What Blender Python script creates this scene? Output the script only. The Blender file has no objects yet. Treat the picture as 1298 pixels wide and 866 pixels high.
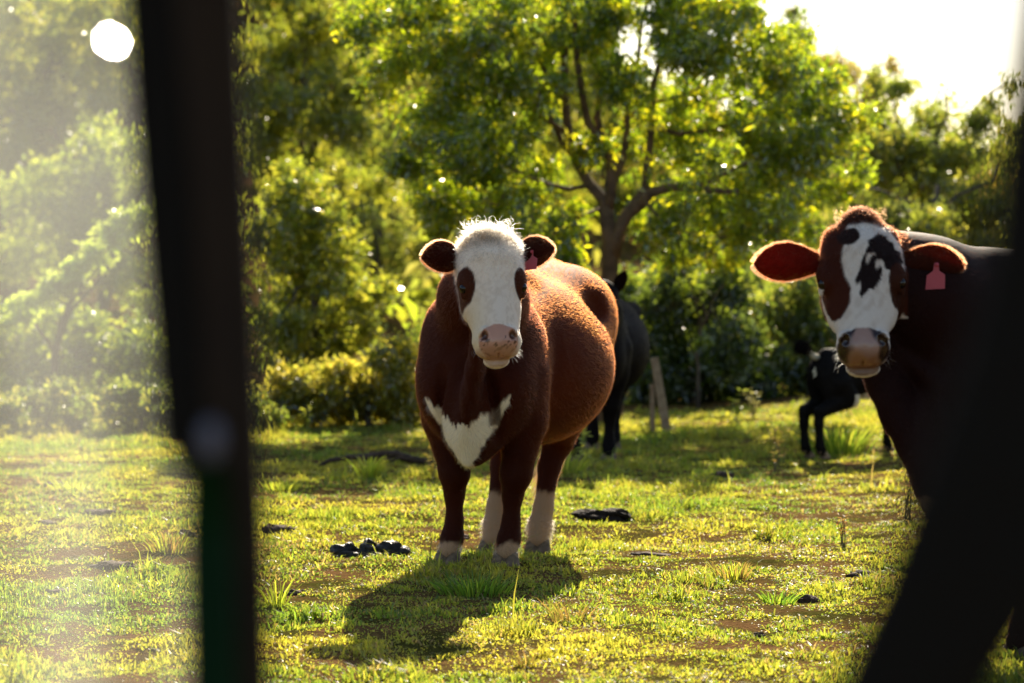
import bpy, math, random
import numpy as np
from mathutils import Vector, Matrix
random.seed(7); RNG = np.random.default_rng(11)
S = bpy.context.scene
# ---------------------------------------------------------------- camera, world, sun, exposure
CAMZ = 1.12
F = 85/36*1298
TH = math.atan(53/F)
CAM = np.array([0, 0, CAMZ])
cd = bpy.data.cameras.new('camera'); cam = bpy.data.objects.new('camera', cd); S.collection.objects.link(cam)
cam.location = (0, 0, CAMZ); cam.rotation_euler = (math.radians(90)-TH, 0, 0)
cd.lens = 85; cd.sensor_width = 36; cd.clip_start = .05; cd.clip_end = 3000
cd.dof.use_dof = True; cd.dof.focus_distance = 9.1; cd.dof.aperture_fstop = 3.0; cd.dof.aperture_blades = 0
S.camera = cam
SUN_EL = math.radians(31.5); SUN_AZ = math.radians(8)     # azimuth measured from +Y towards +X
SDIR = np.array([math.sin(SUN_AZ)*math.cos(SUN_EL), math.cos(SUN_AZ)*math.cos(SUN_EL), math.sin(SUN_EL)])
W = bpy.data.worlds.new('World'); S.world = W; W.use_nodes = True
wn = W.node_tree.nodes; wl = W.node_tree.links
sky = wn.new('ShaderNodeTexSky'); sky.sky_type = 'NISHITA'; sky.sun_disc = False
sky.sun_elevation = SUN_EL; sky.sun_rotation = SUN_AZ; sky.dust_density = 1.0; sky.air_density = 1.0; sky.ozone_density = .3
bg = wn['Background']; bg.inputs[1].default_value = .078; wl.new(sky.outputs[0], bg.inputs[0])
sl = bpy.data.lights.new('sun', 'SUN'); sl.energy = 5.0; sl.angle = math.radians(.5); sl.color = (1, .87, .68)
so = bpy.data.objects.new('sun', sl); S.collection.objects.link(so)
so.rotation_euler = Vector(SDIR).to_track_quat('Z', 'Y').to_euler(); so.location = (0, 0, 30)
S.view_settings.view_transform = 'Standard'; S.view_settings.look = 'None'
S.view_settings.exposure = 1.0; S.view_settings.gamma = 1
S.render.engine = 'CYCLES'
S.cycles.max_bounces = 6; S.cycles.diffuse_bounces = 3; S.cycles.glossy_bounces = 3
S.cycles.transmission_bounces = 6; S.cycles.transparent_max_bounces = 8
S.cycles.sample_clamp_indirect = 6; S.cycles.use_denoising = True

def P(px, py, d):
    xc = (px-649)/F; yc = (433-py)/F
    return np.array([xc*d, (math.cos(TH)+yc*math.sin(TH))*d, CAMZ+(-math.sin(TH)+yc*math.cos(TH))*d])

# ---------------------------------------------------------------- small tools
def link(o, parent=None):
    S.collection.objects.link(o)
    if parent is not None: o.parent = parent
    return o
def tag(o, label=None, cat=None, group=None, kind=None):
    if label: o['label'] = label
    if cat: o['category'] = cat
    if group: o['group'] = group
    if kind: o['kind'] = kind
    return o
def empty(name, loc=(0, 0, 0), rz=0):
    o = bpy.data.objects.new(name, None); o.location = loc; o.rotation_euler = (0, 0, rz); o.empty_display_size = .2
    return link(o)
def mesh_np(name, V, Fc, n, mat, parent=None, col=None, smooth=True):
    """V (N,3), Fc (M,n) face indices"""
    me = bpy.data.meshes.new(name)
    V = np.asarray(V, np.float32); Fc = np.asarray(Fc, np.int32).reshape(-1, n)
    me.vertices.add(len(V)); me.vertices.foreach_set('co', V.ravel())
    me.loops.add(Fc.size); me.loops.foreach_set('vertex_index', Fc.ravel())
    me.polygons.add(len(Fc)); me.polygons.foreach_set('loop_start', np.arange(0, Fc.size, n, dtype=np.int32))
    me.polygons.foreach_set('use_smooth', np.full(len(Fc), smooth))
    if col is not None:
        col = np.asarray(col, np.float32)
        if col.shape[1] == 3: col = np.c_[col, np.ones(len(col), np.float32)]
        a = me.attributes.new('col', 'FLOAT_COLOR', 'POINT'); a.data.foreach_set('color', col.astype(np.float32).ravel())
    me.update(); me.materials.append(mat)
    return link(bpy.data.objects.new(name, me), parent)
def poly(name, V, faces, mat, parent=None, smooth=False):
    me = bpy.data.meshes.new(name); me.from_pydata([tuple(map(float, v)) for v in V], [], faces)
    if smooth: me.polygons.foreach_set('use_smooth', [True]*len(me.polygons))
    me.materials.append(mat); me.update()
    return link(bpy.data.objects.new(name, me), parent)
class MB:
    def __init__(s): s.v = []; s.f = []
    def tube(s, pts, rad, seg=7, cap=True, wob=0):
        pts = np.asarray(pts, float); rad = np.broadcast_to(rad, (len(pts),)).astype(float)
        b = len(s.v); T = np.gradient(pts, axis=0); T /= np.linalg.norm(T, axis=1)[:, None]+1e-9
        ref = np.array([0, 0, 1.]) if abs(T[0][2]) < .9 else np.array([0, 1., 0])
        for i, (p, t, r) in enumerate(zip(pts, T, rad)):
            u = np.cross(t, ref); u /= np.linalg.norm(u)+1e-9; w = np.cross(u, t)
            for k in range(seg):
                a = 2*math.pi*k/seg; rr = r*(1+wob*random.uniform(-1, 1))
                s.v.append(p+u*rr*math.cos(a)+w*rr*math.sin(a))
        for i in range(len(pts)-1):
            for k in range(seg):
                k2 = (k+1) % seg
                s.f.append((b+i*seg+k, b+i*seg+k2, b+(i+1)*seg+k2, b+(i+1)*seg+k))
        if cap:
            s.f.append(tuple(b+k for k in range(seg))[::-1]); s.f.append(tuple(b+(len(pts)-1)*seg+k for k in range(seg)))
        return s
    def build(s, name, mat, parent=None, smooth=True): return poly(name, s.v, s.f, mat, parent, smooth)
def hash2(i, j, seed):
    h = (i.astype(np.int64)*374761393 + j.astype(np.int64)*668265263 + seed*974711) & 0x7fffffff
    h = ((h ^ (h >> 13))*1274126177) & 0x7fffffff
    return ((h ^ (h >> 16)) & 0xffff)/65535.
def vn(x, y, sc, seed=0):
    x = np.asarray(x, float)*sc; y = np.asarray(y, float)*sc
    i = np.floor(x); j = np.floor(y); u = x-i; v = y-j; u = u*u*(3-2*u); v = v*v*(3-2*v)
    a = hash2(i, j, seed); b = hash2(i+1, j, seed); c = hash2(i, j+1, seed); d = hash2(i+1, j+1, seed)
    return (a*(1-u)+b*u)*(1-v)+(c*(1-u)+d*u)*v
def fbm(x, y, sc, seed=0, o=3): return sum(vn(x, y, sc*2**k, seed+k)*.5**k for k in range(o))/(2-.5**(o-1))
def sstep(a, b, x): t = np.clip((x-a)/(b-a), 0, 1); return t*t*(3-2*t)
def unit(v): v = np.asarray(v, float); return v/(np.linalg.norm(v, axis=-1, keepdims=True)+1e-12)

# ---------------------------------------------------------------- materials
def newmat(name):
    m = bpy.data.materials.new(name); m.use_nodes = True; nt = m.node_tree; nt.nodes.clear()
    out = nt.nodes.new('ShaderNodeOutputMaterial'); return m, nt, out
def N(nt, t, **k):
    n = nt.nodes.new(t)
    for a, v in k.items():
        if a.startswith('i_'):
            n.inputs[int(a[2:]) if a[2:].isdigit() else a[2:].replace('_', ' ')].default_value = v
        else: setattr(n, a, v)
    return n
def attr(nt): return N(nt, 'ShaderNodeAttribute', attribute_name='col').outputs['Color']
def leaf_mat(name, tcol, gloss=.12, rough=.35, tw=.5):
    m, nt, out = newmat(name); L = nt.links; c = attr(nt)
    d = N(nt, 'ShaderNodeBsdfDiffuse'); L.new(c, d.inputs[0])
    mul = N(nt, 'ShaderNodeMix', data_type='RGBA', blend_type='MULTIPLY'); mul.inputs[0].default_value = 1
    L.new(c, mul.inputs[6]); mul.inputs[7].default_value = (*tcol, 1)
    t = N(nt, 'ShaderNodeBsdfTranslucent'); L.new(mul.outputs[2], t.inputs[0])
    a = N(nt, 'ShaderNodeMixShader', i_0=tw); L.new(d.outputs[0], a.inputs[1]); L.new(t.outputs[0], a.inputs[2])
    g = N(nt, 'ShaderNodeBsdfGlossy', i_Roughness=rough); g.inputs[0].default_value = (1, 1, 1, 1)
    b = N(nt, 'ShaderNodeMixShader', i_0=gloss); L.new(a.outputs[0], b.inputs[1]); L.new(g.outputs[0], b.inputs[2])
    L.new(b.outputs[0], out.inputs[0]); return m
def pbr(name, col, rough=.6, metal=0, bump=0, scale=20, col2=None, spec=.5, detail=4, sheen=0):
    m, nt, out = newmat(name); L = nt.links; p = N(nt, 'ShaderNodeBsdfPrincipled')
    p.inputs['Roughness'].default_value = rough; p.inputs['Metallic'].default_value = metal
    p.inputs['Specular IOR Level'].default_value = spec; p.inputs['Base Color'].default_value = (*col, 1)
    if sheen: p.inputs['Sheen Weight'].default_value = sheen
    tc = N(nt, 'ShaderNodeTexCoord')
    nz = N(nt, 'ShaderNodeTexNoise', i_Scale=scale, i_Detail=detail); L.new(tc.outputs['Object'], nz.inputs['Vector'])
    if col2:
        r = N(nt, 'ShaderNodeValToRGB'); r.color_ramp.elements[0].position = .35; r.color_ramp.elements[1].position = .65
        r.color_ramp.elements[0].color = (*col, 1); r.color_ramp.elements[1].color = (*col2, 1)
        L.new(nz.outputs[0], r.inputs[0]); L.new(r.outputs[0], p.inputs['Base Color'])
    if bump:
        b = N(nt, 'ShaderNodeBump', i_Strength=bump, i_Distance=.02); L.new(nz.outputs[0], b.inputs['Height']); L.new(b.outputs[0], p.inputs['Normal'])
    L.new(p.outputs[0], out.inputs[0]); return m
def hide_mat(name):
    m, nt, out = newmat(name); L = nt.links; p = N(nt, 'ShaderNodeBsdfPrincipled', i_Roughness=.7)
    p.inputs['Specular IOR Level'].default_value = .12
    at = N(nt, 'ShaderNodeAttribute', attribute_name='col'); L.new(at.outputs['Color'], p.inputs['Base Color'])
    ma = N(nt, 'ShaderNodeMapRange'); ma.inputs[3].default_value = .22; ma.inputs[4].default_value = .7; L.new(at.outputs['Alpha'], ma.inputs[0]); L.new(ma.outputs[0], p.inputs['Roughness'])
    mb = N(nt, 'ShaderNodeMapRange'); mb.inputs[3].default_value = .6; mb.inputs[4].default_value = .12; L.new(at.outputs['Alpha'], mb.inputs[0]); L.new(mb.outputs[0], p.inputs['Specular IOR Level'])
    tc = N(nt, 'ShaderNodeTexCoord'); nz = N(nt, 'ShaderNodeTexNoise', i_Scale=60, i_Detail=3); L.new(tc.outputs['Object'], nz.inputs['Vector'])
    b = N(nt, 'ShaderNodeBump', i_Strength=.35, i_Distance=.004); L.new(nz.outputs[0], b.inputs['Height']); L.new(b.outputs[0], p.inputs['Normal'])
    L.new(p.outputs[0], out.inputs[0]); return m
def fur_mat(name, rough=.4):
    m, nt, out = newmat(name); L = nt.links
    h = N(nt, 'ShaderNodeBsdfHairPrincipled'); h.model = 'CHIANG'; h.parametrization = 'COLOR'
    L.new(attr(nt), h.inputs['Color']); h.inputs['Roughness'].default_value = rough; h.inputs['Radial Roughness'].default_value = .5
    h.inputs['IOR'].default_value = 1.25
    L.new(h.outputs[0], out.inputs[0]); return m
M = dict(
    hide=hide_mat('hide'), fur=fur_mat('fur'),
    bark=pbr('bark', (.09, .055, .035), .85, bump=.8, scale=9, col2=(.20, .12, .07)),
    darkbark=pbr('dark_bark', (.06, .045, .035), .9, bump=.8, scale=8, col2=(.13, .10, .075)),
    leaf=leaf_mat('broad_leaf', (11.4, 6.9, 1.2), .11, .27, .68),
    farleaf=leaf_mat('distant_leaf', (8.2, 5.5, 2.2), .08, .30, .68),
    grass=leaf_mat('grass_blade', (4.7, 4.0, 2.1), .035, .36, .62),
    eye=pbr('eyeball', (.008, .004, .003), .12, spec=.45),
    horn=pbr('hoof_horn', (.15, .10, .06), .7, bump=.4, scale=30, col2=(.30, .20, .12), spec=.2),
    dung=pbr('wet_dung', (.012, .012, .010), .5, bump=1, scale=30, col2=(.03, .025, .018), spec=.45),
    clod=pbr('dry_soil', (.05, .028, .016), .9, bump=1, scale=30, col2=(.11, .065, .04)),
    wood=pbr('weathered_timber', (.28, .17, .09), .8, bump=.6, scale=14, col2=(.42, .28, .15)),
    rubber=pbr('black_rubber', (.0075, .006, .004), .8, bump=.2, scale=40, spec=.15),
    brownpaint=pbr('brown_painted_steel', (.017, .009, .004), .7, bump=.1, scale=15, col2=(.024, .013, .005), spec=.2),
    greenpaint=pbr('green_painted_steel', (.002, .019, .006), .6, bump=.1, scale=15, col2=(.003, .024, .007), spec=.08),
    steel=pbr('brushed_steel', (.13, .13, .17), .5, metal=.5),
    chrome=pbr('polished_chrome', (.95, .95, .95), .22, metal=1),
)
def tag_mat():
    m, nt, out = newmat('ear_tag_plastic'); L = nt.links
    d = N(nt, 'ShaderNodeBsdfPrincipled', i_Roughness=.4); d.inputs['Base Color'].default_value = (.62, .10, .13, 1)
    t = N(nt, 'ShaderNodeBsdfTranslucent'); t.inputs[0].default_value = (.75, .12, .16, 1)
    a = N(nt, 'ShaderNodeMixShader', i_0=.35); L.new(d.outputs[0], a.inputs[1]); L.new(t.outputs[0], a.inputs[2]); L.new(a.outputs[0], out.inputs[0]); return m
M['tag'] = tag_mat()
def ear_mat():
    m, nt, out = newmat('ear_skin'); L = nt.links; c = attr(nt)
    d = N(nt, 'ShaderNodeBsdfDiffuse'); L.new(c, d.inputs[0])
    t = N(nt, 'ShaderNodeBsdfTranslucent'); g2 = N(nt, 'ShaderNodeMix', data_type='RGBA', blend_type='MULTIPLY'); g2.inputs[0].default_value = 1; L.new(c, g2.inputs[6]); g2.inputs[7].default_value = (5, 1.6, 1.5, 1); L.new(g2.outputs[2], t.inputs[0])
    a = N(nt, 'ShaderNodeMixShader', i_0=.38); L.new(d.outputs[0], a.inputs[1]); L.new(t.outputs[0], a.inputs[2]); L.new(a.outputs[0], out.inputs[0]); return m
M['ear'] = ear_mat()
def dull_fur(name):
    m, nt, out = newmat(name); L = nt.links; d = N(nt, 'ShaderNodeBsdfDiffuse'); L.new(attr(nt), d.inputs[0])
    g = N(nt, 'ShaderNodeBsdfGlossy', i_Roughness=.5); g.inputs[0].default_value = (.9, .75, .6, 1)
    a = N(nt, 'ShaderNodeMixShader', i_0=.004); L.new(d.outputs[0], a.inputs[1]); L.new(g.outputs[0], a.inputs[2]); L.new(a.outputs[0], out.inputs[0]); return m
M['blackfur'] = dull_fur('black_fur')
def glass_mat():
    m, nt, out = newmat('dusty_windscreen_glass'); L = nt.links
    tc = N(nt, 'ShaderNodeTexCoord')
    mp = N(nt, 'ShaderNodeMapping'); mp.inputs['Rotation'].default_value = (0, math.radians(25), 0); mp.inputs['Scale'].default_value = (9, 1, 2.2)
    L.new(tc.outputs['Object'], mp.inputs[0])
    nz = N(nt, 'ShaderNodeTexNoise', i_Scale=1.0, i_Detail=3, i_Distortion=.6); L.new(mp.outputs[0], nz.inputs['Vector'])
    mr = N(nt, 'ShaderNodeMapRange'); mr.inputs[1].default_value = .3; mr.inputs[2].default_value = .72; mr.inputs[3].default_value = .015; mr.inputs[4].default_value = .18
    L.new(nz.outputs[0], mr.inputs[0])
    tr = N(nt, 'ShaderNodeBsdfTransparent'); tr.inputs[0].default_value = (.97, .98, .96, 1)
    tl = N(nt, 'ShaderNodeBsdfTranslucent'); tl.inputs[0].default_value = (.84, .86, .84, 1)
    a = N(nt, 'ShaderNodeMixShader'); L.new(mr.outputs[0], a.inputs[0]); L.new(tr.outputs[0], a.inputs[1]); L.new(tl.outputs[0], a.inputs[2])
    g = N(nt, 'ShaderNodeBsdfGlossy', i_Roughness=.03); fr = N(nt, 'ShaderNodeFresnel', i_IOR=1.2)
    b = N(nt, 'ShaderNodeMixShader'); L.new(fr.outputs[0], b.inputs[0]); L.new(a.outputs[0], b.inputs[1]); L.new(g.outputs[0], b.inputs[2])
    L.new(b.outputs[0], out.inputs[0]); return m
M['glass'] = glass_mat()

# ---------------------------------------------------------------- ground
def gz(x, y):
    x = np.asarray(x, float); y = np.asarray(y, float)
    z = (fbm(x, y, .7, 3)-.5)*.05*sstep(12.5, 15, y) + (fbm(x, y, 2.2, 5)-.5)*.035
    z = z + (fbm(x, y, 6, 8)-.5)*.03*sstep(40, 25, y)
    z -= .055*np.exp(-((x-.05)/.7)**2-((y-11.2)/.55)**2)
    z += .16*sstep(1.0, 4.5, x)*sstep(13, 21, y)
    z += sstep(30, 110, y)*(26*sstep(9, -16, x)+3.0) + sstep(60, 260, y)*18*sstep(25, -40, x)
    z += sstep(20, 60, np.abs(x))*sstep(10, 60, y)*2
    return z
def ground_mat():
    m, nt, out = newmat('pasture_soil'); L = nt.links
    tc = N(nt, 'ShaderNodeTexCoord')
    n1 = N(nt, 'ShaderNodeTexNoise', i_Scale=2.5, i_Detail=6); L.new(tc.outputs['Object'], n1.inputs['Vector'])
    n2 = N(nt, 'ShaderNodeTexNoise', i_Scale=60, i_Detail=4); L.new(tc.outputs['Object'], n2.inputs['Vector'])
    r = N(nt, 'ShaderNodeValToRGB'); e = r.color_ramp.elements
    e[0].position = .38; e[0].color = (.07, .065, .016, 1); e[1].position = .60; e[1].color = (.17, .095, .042, 1)
    L.new(n1.outputs[0], r.inputs[0])
    mx = N(nt, 'ShaderNodeMix', data_type='RGBA', blend_type='MULTIPLY'); mx.inputs[0].default_value = .7
    r2 = N(nt, 'ShaderNodeValToRGB'); r2.color_ramp.elements[0].color = (.45, .45, .4, 1); r2.color_ramp.elements[1].color = (1.4, 1.4, 1.3, 1)
    r2.color_ramp.elements[0].position = .3; r2.color_ramp.elements[1].position = .7
    L.new(n2.outputs[0], r2.inputs[0]); L.new(r.outputs[0], mx.inputs[6]); L.new(r2.outputs[0], mx.inputs[7])
    p = N(nt, 'ShaderNodeBsdfPrincipled', i_Roughness=1.); p.inputs['Specular IOR Level'].default_value = .0
    L.new(mx.outputs[2], p.inputs['Base Color'])
    b = N(nt, 'ShaderNodeBump', i_Strength=.8, i_Distance=.015); L.new(n2.outputs[0], b.inputs['Height']); L.new(b.outputs[0], p.inputs['Normal'])
    L.new(p.outputs[0], out.inputs[0]); return m
def axis(segs):
    o = []
    for a, b, n in segs: o.append(np.linspace(a, b, n, endpoint=False))
    return np.concatenate(o+[[segs[-1][1]]])
gx = axis([(-900, -60, 14), (-60, -8, 26), (-8, 8, 200), (8, 60, 26), (60, 900, 14)])
gy = axis([(-300, 3, 12), (3, 24, 260), (24, 130, 80), (130, 1500, 24)])
X, Y = np.meshgrid(gx, gy, indexing='ij'); Z = gz(X, Y)
idx = np.arange(X.size).reshape(X.shape)
Q = np.stack([idx[:-1, :-1], idx[1:, :-1], idx[1:, 1:], idx[:-1, 1:]], -1).reshape(-1, 4)
go = mesh_np('ground', np.stack([X, Y, Z], -1).reshape(-1, 3), Q, 4, ground_mat())
tag(go, kind='structure')
# ---------------------------------------------------------------- implicit bodies (smooth unions meshed by surface nets)
class SDF:
    def __init__(s): s.p = []
    def ell(s, c, r, R=None, k=.05, op='u'):
        s.p.append(('e', np.array(c, float), np.array(r, float), np.eye(3) if R is None else np.array(R, float), k, op)); return s
    def cone(s, a, b, ra, rb, k=.05, op='u'):
        s.p.append(('c', np.array(a, float), np.array(b, float), ra, rb, k, op)); return s
    def chain(s, pts, rad, k=.03):
        for i in range(len(pts)-1): s.cone(pts[i], pts[i+1], rad[i], rad[i+1], k)
        return s
    def mesh(s, ax, ay, az):
        ax = ax.astype(np.float32); ay = ay.astype(np.float32); az = az.astype(np.float32)
        G = np.full((len(ax), len(ay), len(az)), .5, np.float32)
        for p in s.p:
            k = p[-2]; op = p[-1]; mg = k+.03
            if p[0] == 'e':
                rr = np.abs(p[3].T)@p[2]; lo = p[1]-rr-mg; hi = p[1]+rr+mg
            else:
                r = max(p[3], p[4])+mg; lo = np.minimum(p[1], p[2])-r; hi = np.maximum(p[1], p[2])+r
            sl = []
            for A, l, h in zip((ax, ay, az), lo, hi):
                i0 = np.searchsorted(A, l); i1 = np.searchsorted(A, h); sl.append(slice(max(i0-1, 0), i1+1))
            x = ax[sl[0]][:, None, None]; y = ay[sl[1]][None, :, None]; z = az[sl[2]][None, None, :]
            if p[0] == 'e':
                c, r, R = p[1], p[2], p[3]; x = x-np.float32(c[0]); y = y-np.float32(c[1]); z = z-np.float32(c[2]); a = 0; b = 0
                for i in range(3):
                    q = (x*np.float32(R[i, 0])+y*np.float32(R[i, 1])+z*np.float32(R[i, 2]))/np.float32(r[i]); q2 = q*q
                    a = a+q2; b = b+q2/np.float32(r[i]**2)
                k0 = np.sqrt(a); k1 = np.sqrt(b)+np.float32(1e-9); d = k0*(k0-1)/k1
            else:
                a, b = p[1], p[2]; ab = b-a; l2 = ab@ab+1e-12
                t = np.clip(((x-np.float32(a[0]))*np.float32(ab[0])+(y-np.float32(a[1]))*np.float32(ab[1])+(z-np.float32(a[2]))*np.float32(ab[2]))/np.float32(l2), 0, 1)
                d = np.sqrt((x-(a[0]+t*ab[0]))**2+(y-(a[1]+t*ab[1]))**2+(z-(a[2]+t*ab[2]))**2)-(p[3]+t*(p[4]-p[3]))
            d = d.astype(np.float32); g = G[sl[0], sl[1], sl[2]]
            if op == 's': G[sl[0], sl[1], sl[2]] = -_smin(d, -g, k)
            else: G[sl[0], sl[1], sl[2]] = _smin(d, g, k)
        return nets(G, ax, ay, az)
def _smin(a, b, k):
    h = np.clip(.5+.5*(b-a)/k, 0, 1); return (b*(1-h)+a*h-k*h*(1-h)).astype(np.float32)
def nets(G, ax, ay, az):
    ins = G < 0
    c = np.zeros(tuple(n-1 for n in G.shape), np.int8)
    sh = [(i, j, k) for i in (0, 1) for j in (0, 1) for k in (0, 1)]
    nx, ny, nz = c.shape
    for i, j, k in sh: c += ins[i:i+nx, j:j+ny, k:k+nz]
    act = (c > 0) & (c < 8); ci = np.argwhere(act)
    vid = np.full(c.shape, -1, np.int32); vid[act] = np.arange(len(ci))
    vals = {s_: G[ci[:, 0]+s_[0], ci[:, 1]+s_[1], ci[:, 2]+s_[2]] for s_ in sh}
    acc = np.zeros((len(ci), 3)); cnt = np.zeros(len(ci))
    for a in sh:
        for d in range(3):
            if a[d]: continue
            b = list(a); b[d] = 1; b = tuple(b); va, vb = vals[a], vals[b]
            m = (va < 0) != (vb < 0); t = np.where(m, va/(va-vb+1e-12), 0)
            p = np.tile(np.array(a, float), (len(ci), 1)); p[:, d] += t
            acc += p*m[:, None]; cnt += m
    off = acc/np.maximum(cnt, 1)[:, None]
    V = np.empty((len(ci), 3))
    for d, A in enumerate((ax, ay, az)): V[:, d] = A[ci[:, d]]*(1-off[:, d])+A[ci[:, d]+1]*off[:, d]
    quads = []
    for d in range(3):
        u, v = (d+1) % 3, (d+2) % 3
        s0 = [slice(None)]*3; s1 = [slice(None)]*3; s0[d] = slice(0, -1); s1[d] = slice(1, None)
        e = ins[tuple(s0)] != ins[tuple(s1)]; E = np.argwhere(e); fl = ins[tuple(s0)][e]
        ok = (E[:, u] > 0) & (E[:, v] > 0) & (E[:, u] < G.shape[u]-1) & (E[:, v] < G.shape[v]-1); E = E[ok]; fl = fl[ok]
        q = []
        for du, dv in ((-1, -1), (0, -1), (0, 0), (-1, 0)):
            c_ = E.copy(); c_[:, u] += du; c_[:, v] += dv; q.append(vid[c_[:, 0], c_[:, 1], c_[:, 2]])
        q = np.stack(q, 1); q[~fl] = q[~fl][:, ::-1]; quads.append(q)
    return V, np.concatenate(quads)
def normals(V, Q):
    n = np.cross(V[Q[:, 2]]-V[Q[:, 0]], V[Q[:, 3]]-V[Q[:, 1]]); o = np.zeros_like(V)
    for i in range(Q.shape[1]): np.add.at(o, Q[:, i], n)
    return unit(o)
def fine_axis(lo, hi, fl, fh, coarse, fine):
    parts = []
    if fl > lo: parts.append(np.arange(lo, fl, coarse))
    parts.append(np.arange(max(fl, lo), min(fh, hi), fine))
    if hi > fh: parts.append(np.arange(fh, hi, coarse))
    return np.concatenate(parts)

def fur_curves(name, root, dirs, length, rad, col, mat, parent, seg=4, droop=.25, curl=0):
    n = len(root); root = np.asarray(root); t = np.linspace(0, 1, seg)
    d = unit(dirs); side = unit(RNG.normal(size=(n, 3)))
    pts = root[:, None, :]+d[:, None, :]*(length[:, None]*t)[:, :, None]
    pts[:, :, 2] -= (droop*length[:, None]*t**2)
    if np.any(curl): pts += side[:, None, :]*(np.broadcast_to(curl, (n,))[:, None]*length[:, None]*np.sin(t*4.5))[:, :, None]
    cv = bpy.data.hair_curves.new(name); cv.add_curves([seg]*n)
    cv.position_data.foreach_set('vector', pts.astype(np.float32).ravel())
    r = (rad[:, None]*np.linspace(1, .25, seg)).astype(np.float32)
    a = cv.attributes.get('radius') or cv.attributes.new('radius', 'FLOAT', 'POINT'); a.data.foreach_set('value', r.ravel())
    c = cv.attributes.new('col', 'FLOAT_COLOR', 'CURVE'); c.data.foreach_set('color', np.c_[col, np.ones(n)].astype(np.float32).ravel())
    cv.materials.append(mat)
    o = bpy.data.objects.new(name, cv); return tag(link(o, parent), kind='stuff')
def sample_faces(V, Q, n, w=None):
    ar = .5*np.linalg.norm(np.cross(V[Q[:, 2]]-V[Q[:, 0]], V[Q[:, 3]]-V[Q[:, 1]]), axis=1)
    if w is not None: ar = ar*w
    f = RNG.choice(len(Q), n, p=ar/ar.sum()); a = RNG.random((n, 1)); b = RNG.random((n, 1)); q = V[Q[f]]
    return f, (q[:, 0]*(1-a)+q[:, 1]*a)*(1-b)+(q[:, 3]*(1-a)+q[:, 2]*a)*b

def make_ear(root, base, ax_dir, up_dir, L, Wd, cup, inner, outer, furcol, nfur, flen, notch=0):
    """leaf-shaped cupped ear; ax_dir along it, up_dir across, opening = ax x up"""
    a = unit(ax_dir); n = unit(np.cross(a, up_dir)); u = np.cross(n, a)
    ns, nt = 22, 15; s = np.linspace(0, 1, ns); t = np.linspace(-1, 1, nt)
    prof = np.interp(s, [0, .12, .3, .5, .7, .85, .95, 1], [.42, .55, .82, 1, .93, .68, .38, .08])
    V = []; C = []
    for side in (0, 1):
        for i, si in enumerate(s):
            for tj in t:
                w = prof[i]*Wd; th = (1-tj*tj)*.006*(1-si*.5)+.0012
                p = base+a*L*si+u*w*tj+n*(cup*w*(tj*tj-.55)*(1-.45*si))-n*.03*si*si
                p = p+n*(th if side == 0 else -th)*(1 if side == 0 else 1)
                if side == 0: p = p-n*th*.2
                V.append(p); C.append(np.array(inner)*(.3+.7*si)*(.75+.35*tj) if side == 0 and abs(tj) < .86 and si < .93 else np.array(outer))  # inner skin darker towards base and one edge: ear shading put into colour
    V = np.array(V); Fq = []
    for side in (0, 1):
        b = side*ns*nt
        for i in range(ns-1):
            for j in range(nt-1):
                q = [b+i*nt+j, b+(i+1)*nt+j, b+(i+1)*nt+j+1, b+i*nt+j+1]
                Fq.append(q if side == 0 else q[::-1])
    m = ns*nt
    for i in range(ns-1):
        for j in (0, nt-1):
            q = [i*nt+j, (i+1)*nt+j, m+(i+1)*nt+j, m+i*nt+j]; Fq.append(q[::-1] if j == 0 else q)
    for j in range(nt-1):
        Fq.append([(ns-1)*nt+j, m+(ns-1)*nt+j, m+(ns-1)*nt+j+1, (ns-1)*nt+j+1])
    C = np.array(C); C = C*(1+.25*RNG.normal(size=(len(C), 1))*.5)
    e = mesh_np('ear', V, Fq, 4, M['ear'], root, np.clip(C, 0, 1))
    # fur: outer side, rim and some inside
    n1 = int(nfur*.5); n2 = nfur-n1
    si = RNG.random(n1); tj = RNG.uniform(-1, 1, n1)
    wv = np.interp(si, s, prof)*Wd
    R1 = base+a*L*si[:, None]+u*(wv*tj)[:, None]+n*(cup*wv*(tj*tj-.55)*(1-.45*si)-.03*si*si-.004)[:, None]
    D1 = -n*.5+a*.8+u*(tj*.6)[:, None]+RNG.normal(size=(n1, 3))*.25
    ang = RNG.random(n2)*2-1; si2 = 1-np.abs(ang)**1.3*.95; sg = np.sign(ang); w2 = np.interp(si2, s, prof)*Wd
    R2 = base+a*L*si2[:, None]+u*(w2*sg*.97)[:, None]+n*(cup*w2*(.94-.55)*(1-.45*si2)-.03*si2*si2)[:, None]
    D2 = a*(.35+si2[:, None])+u*(sg*(1.1-.4*si2))[:, None]+n*.1+RNG.normal(size=(n2, 3))*.3
    nn = len(R1)+len(R2); ln = np.r_[np.full(n1, flen*.6), np.full(n2, flen)]*RNG.uniform(.5, 1.3, nn)
    col = np.clip(np.array(furcol)*RNG.uniform(.6, 1.3, (nn, 1)), 0, 1)
    fur_curves('ear_fur', np.r_[R1, R2], np.r_[D1, D2], ln, np.full(nn, .0004), col, M['fur'] if furcol[0] > .1 else M['blackfur'], e, 3, .1)
    return e, dict(a=a, u=u, n=n, base=base)

def hoof_mesh():
    s = SDF()
    for sg in (1, -1):
        s.cone((.012, sg*.026, .065), (.045, sg*.028, .018), .024, .030, .012)
        s.ell((.03, sg*.028, .012), (.058, .028, .022), k=.012)
        s.ell((-.05, sg*.022, .075), (.014, .013, .018), k=.008)   # dew claw
    s.ell((.03, 0, -.03), (.3, .3, .028), k=.004, op='s')
    return s.mesh(np.arange(-.08, .12, .006), np.arange(-.08, .08, .006), np.arange(-.02, .12, .006))
HOOF = hoof_mesh()

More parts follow.
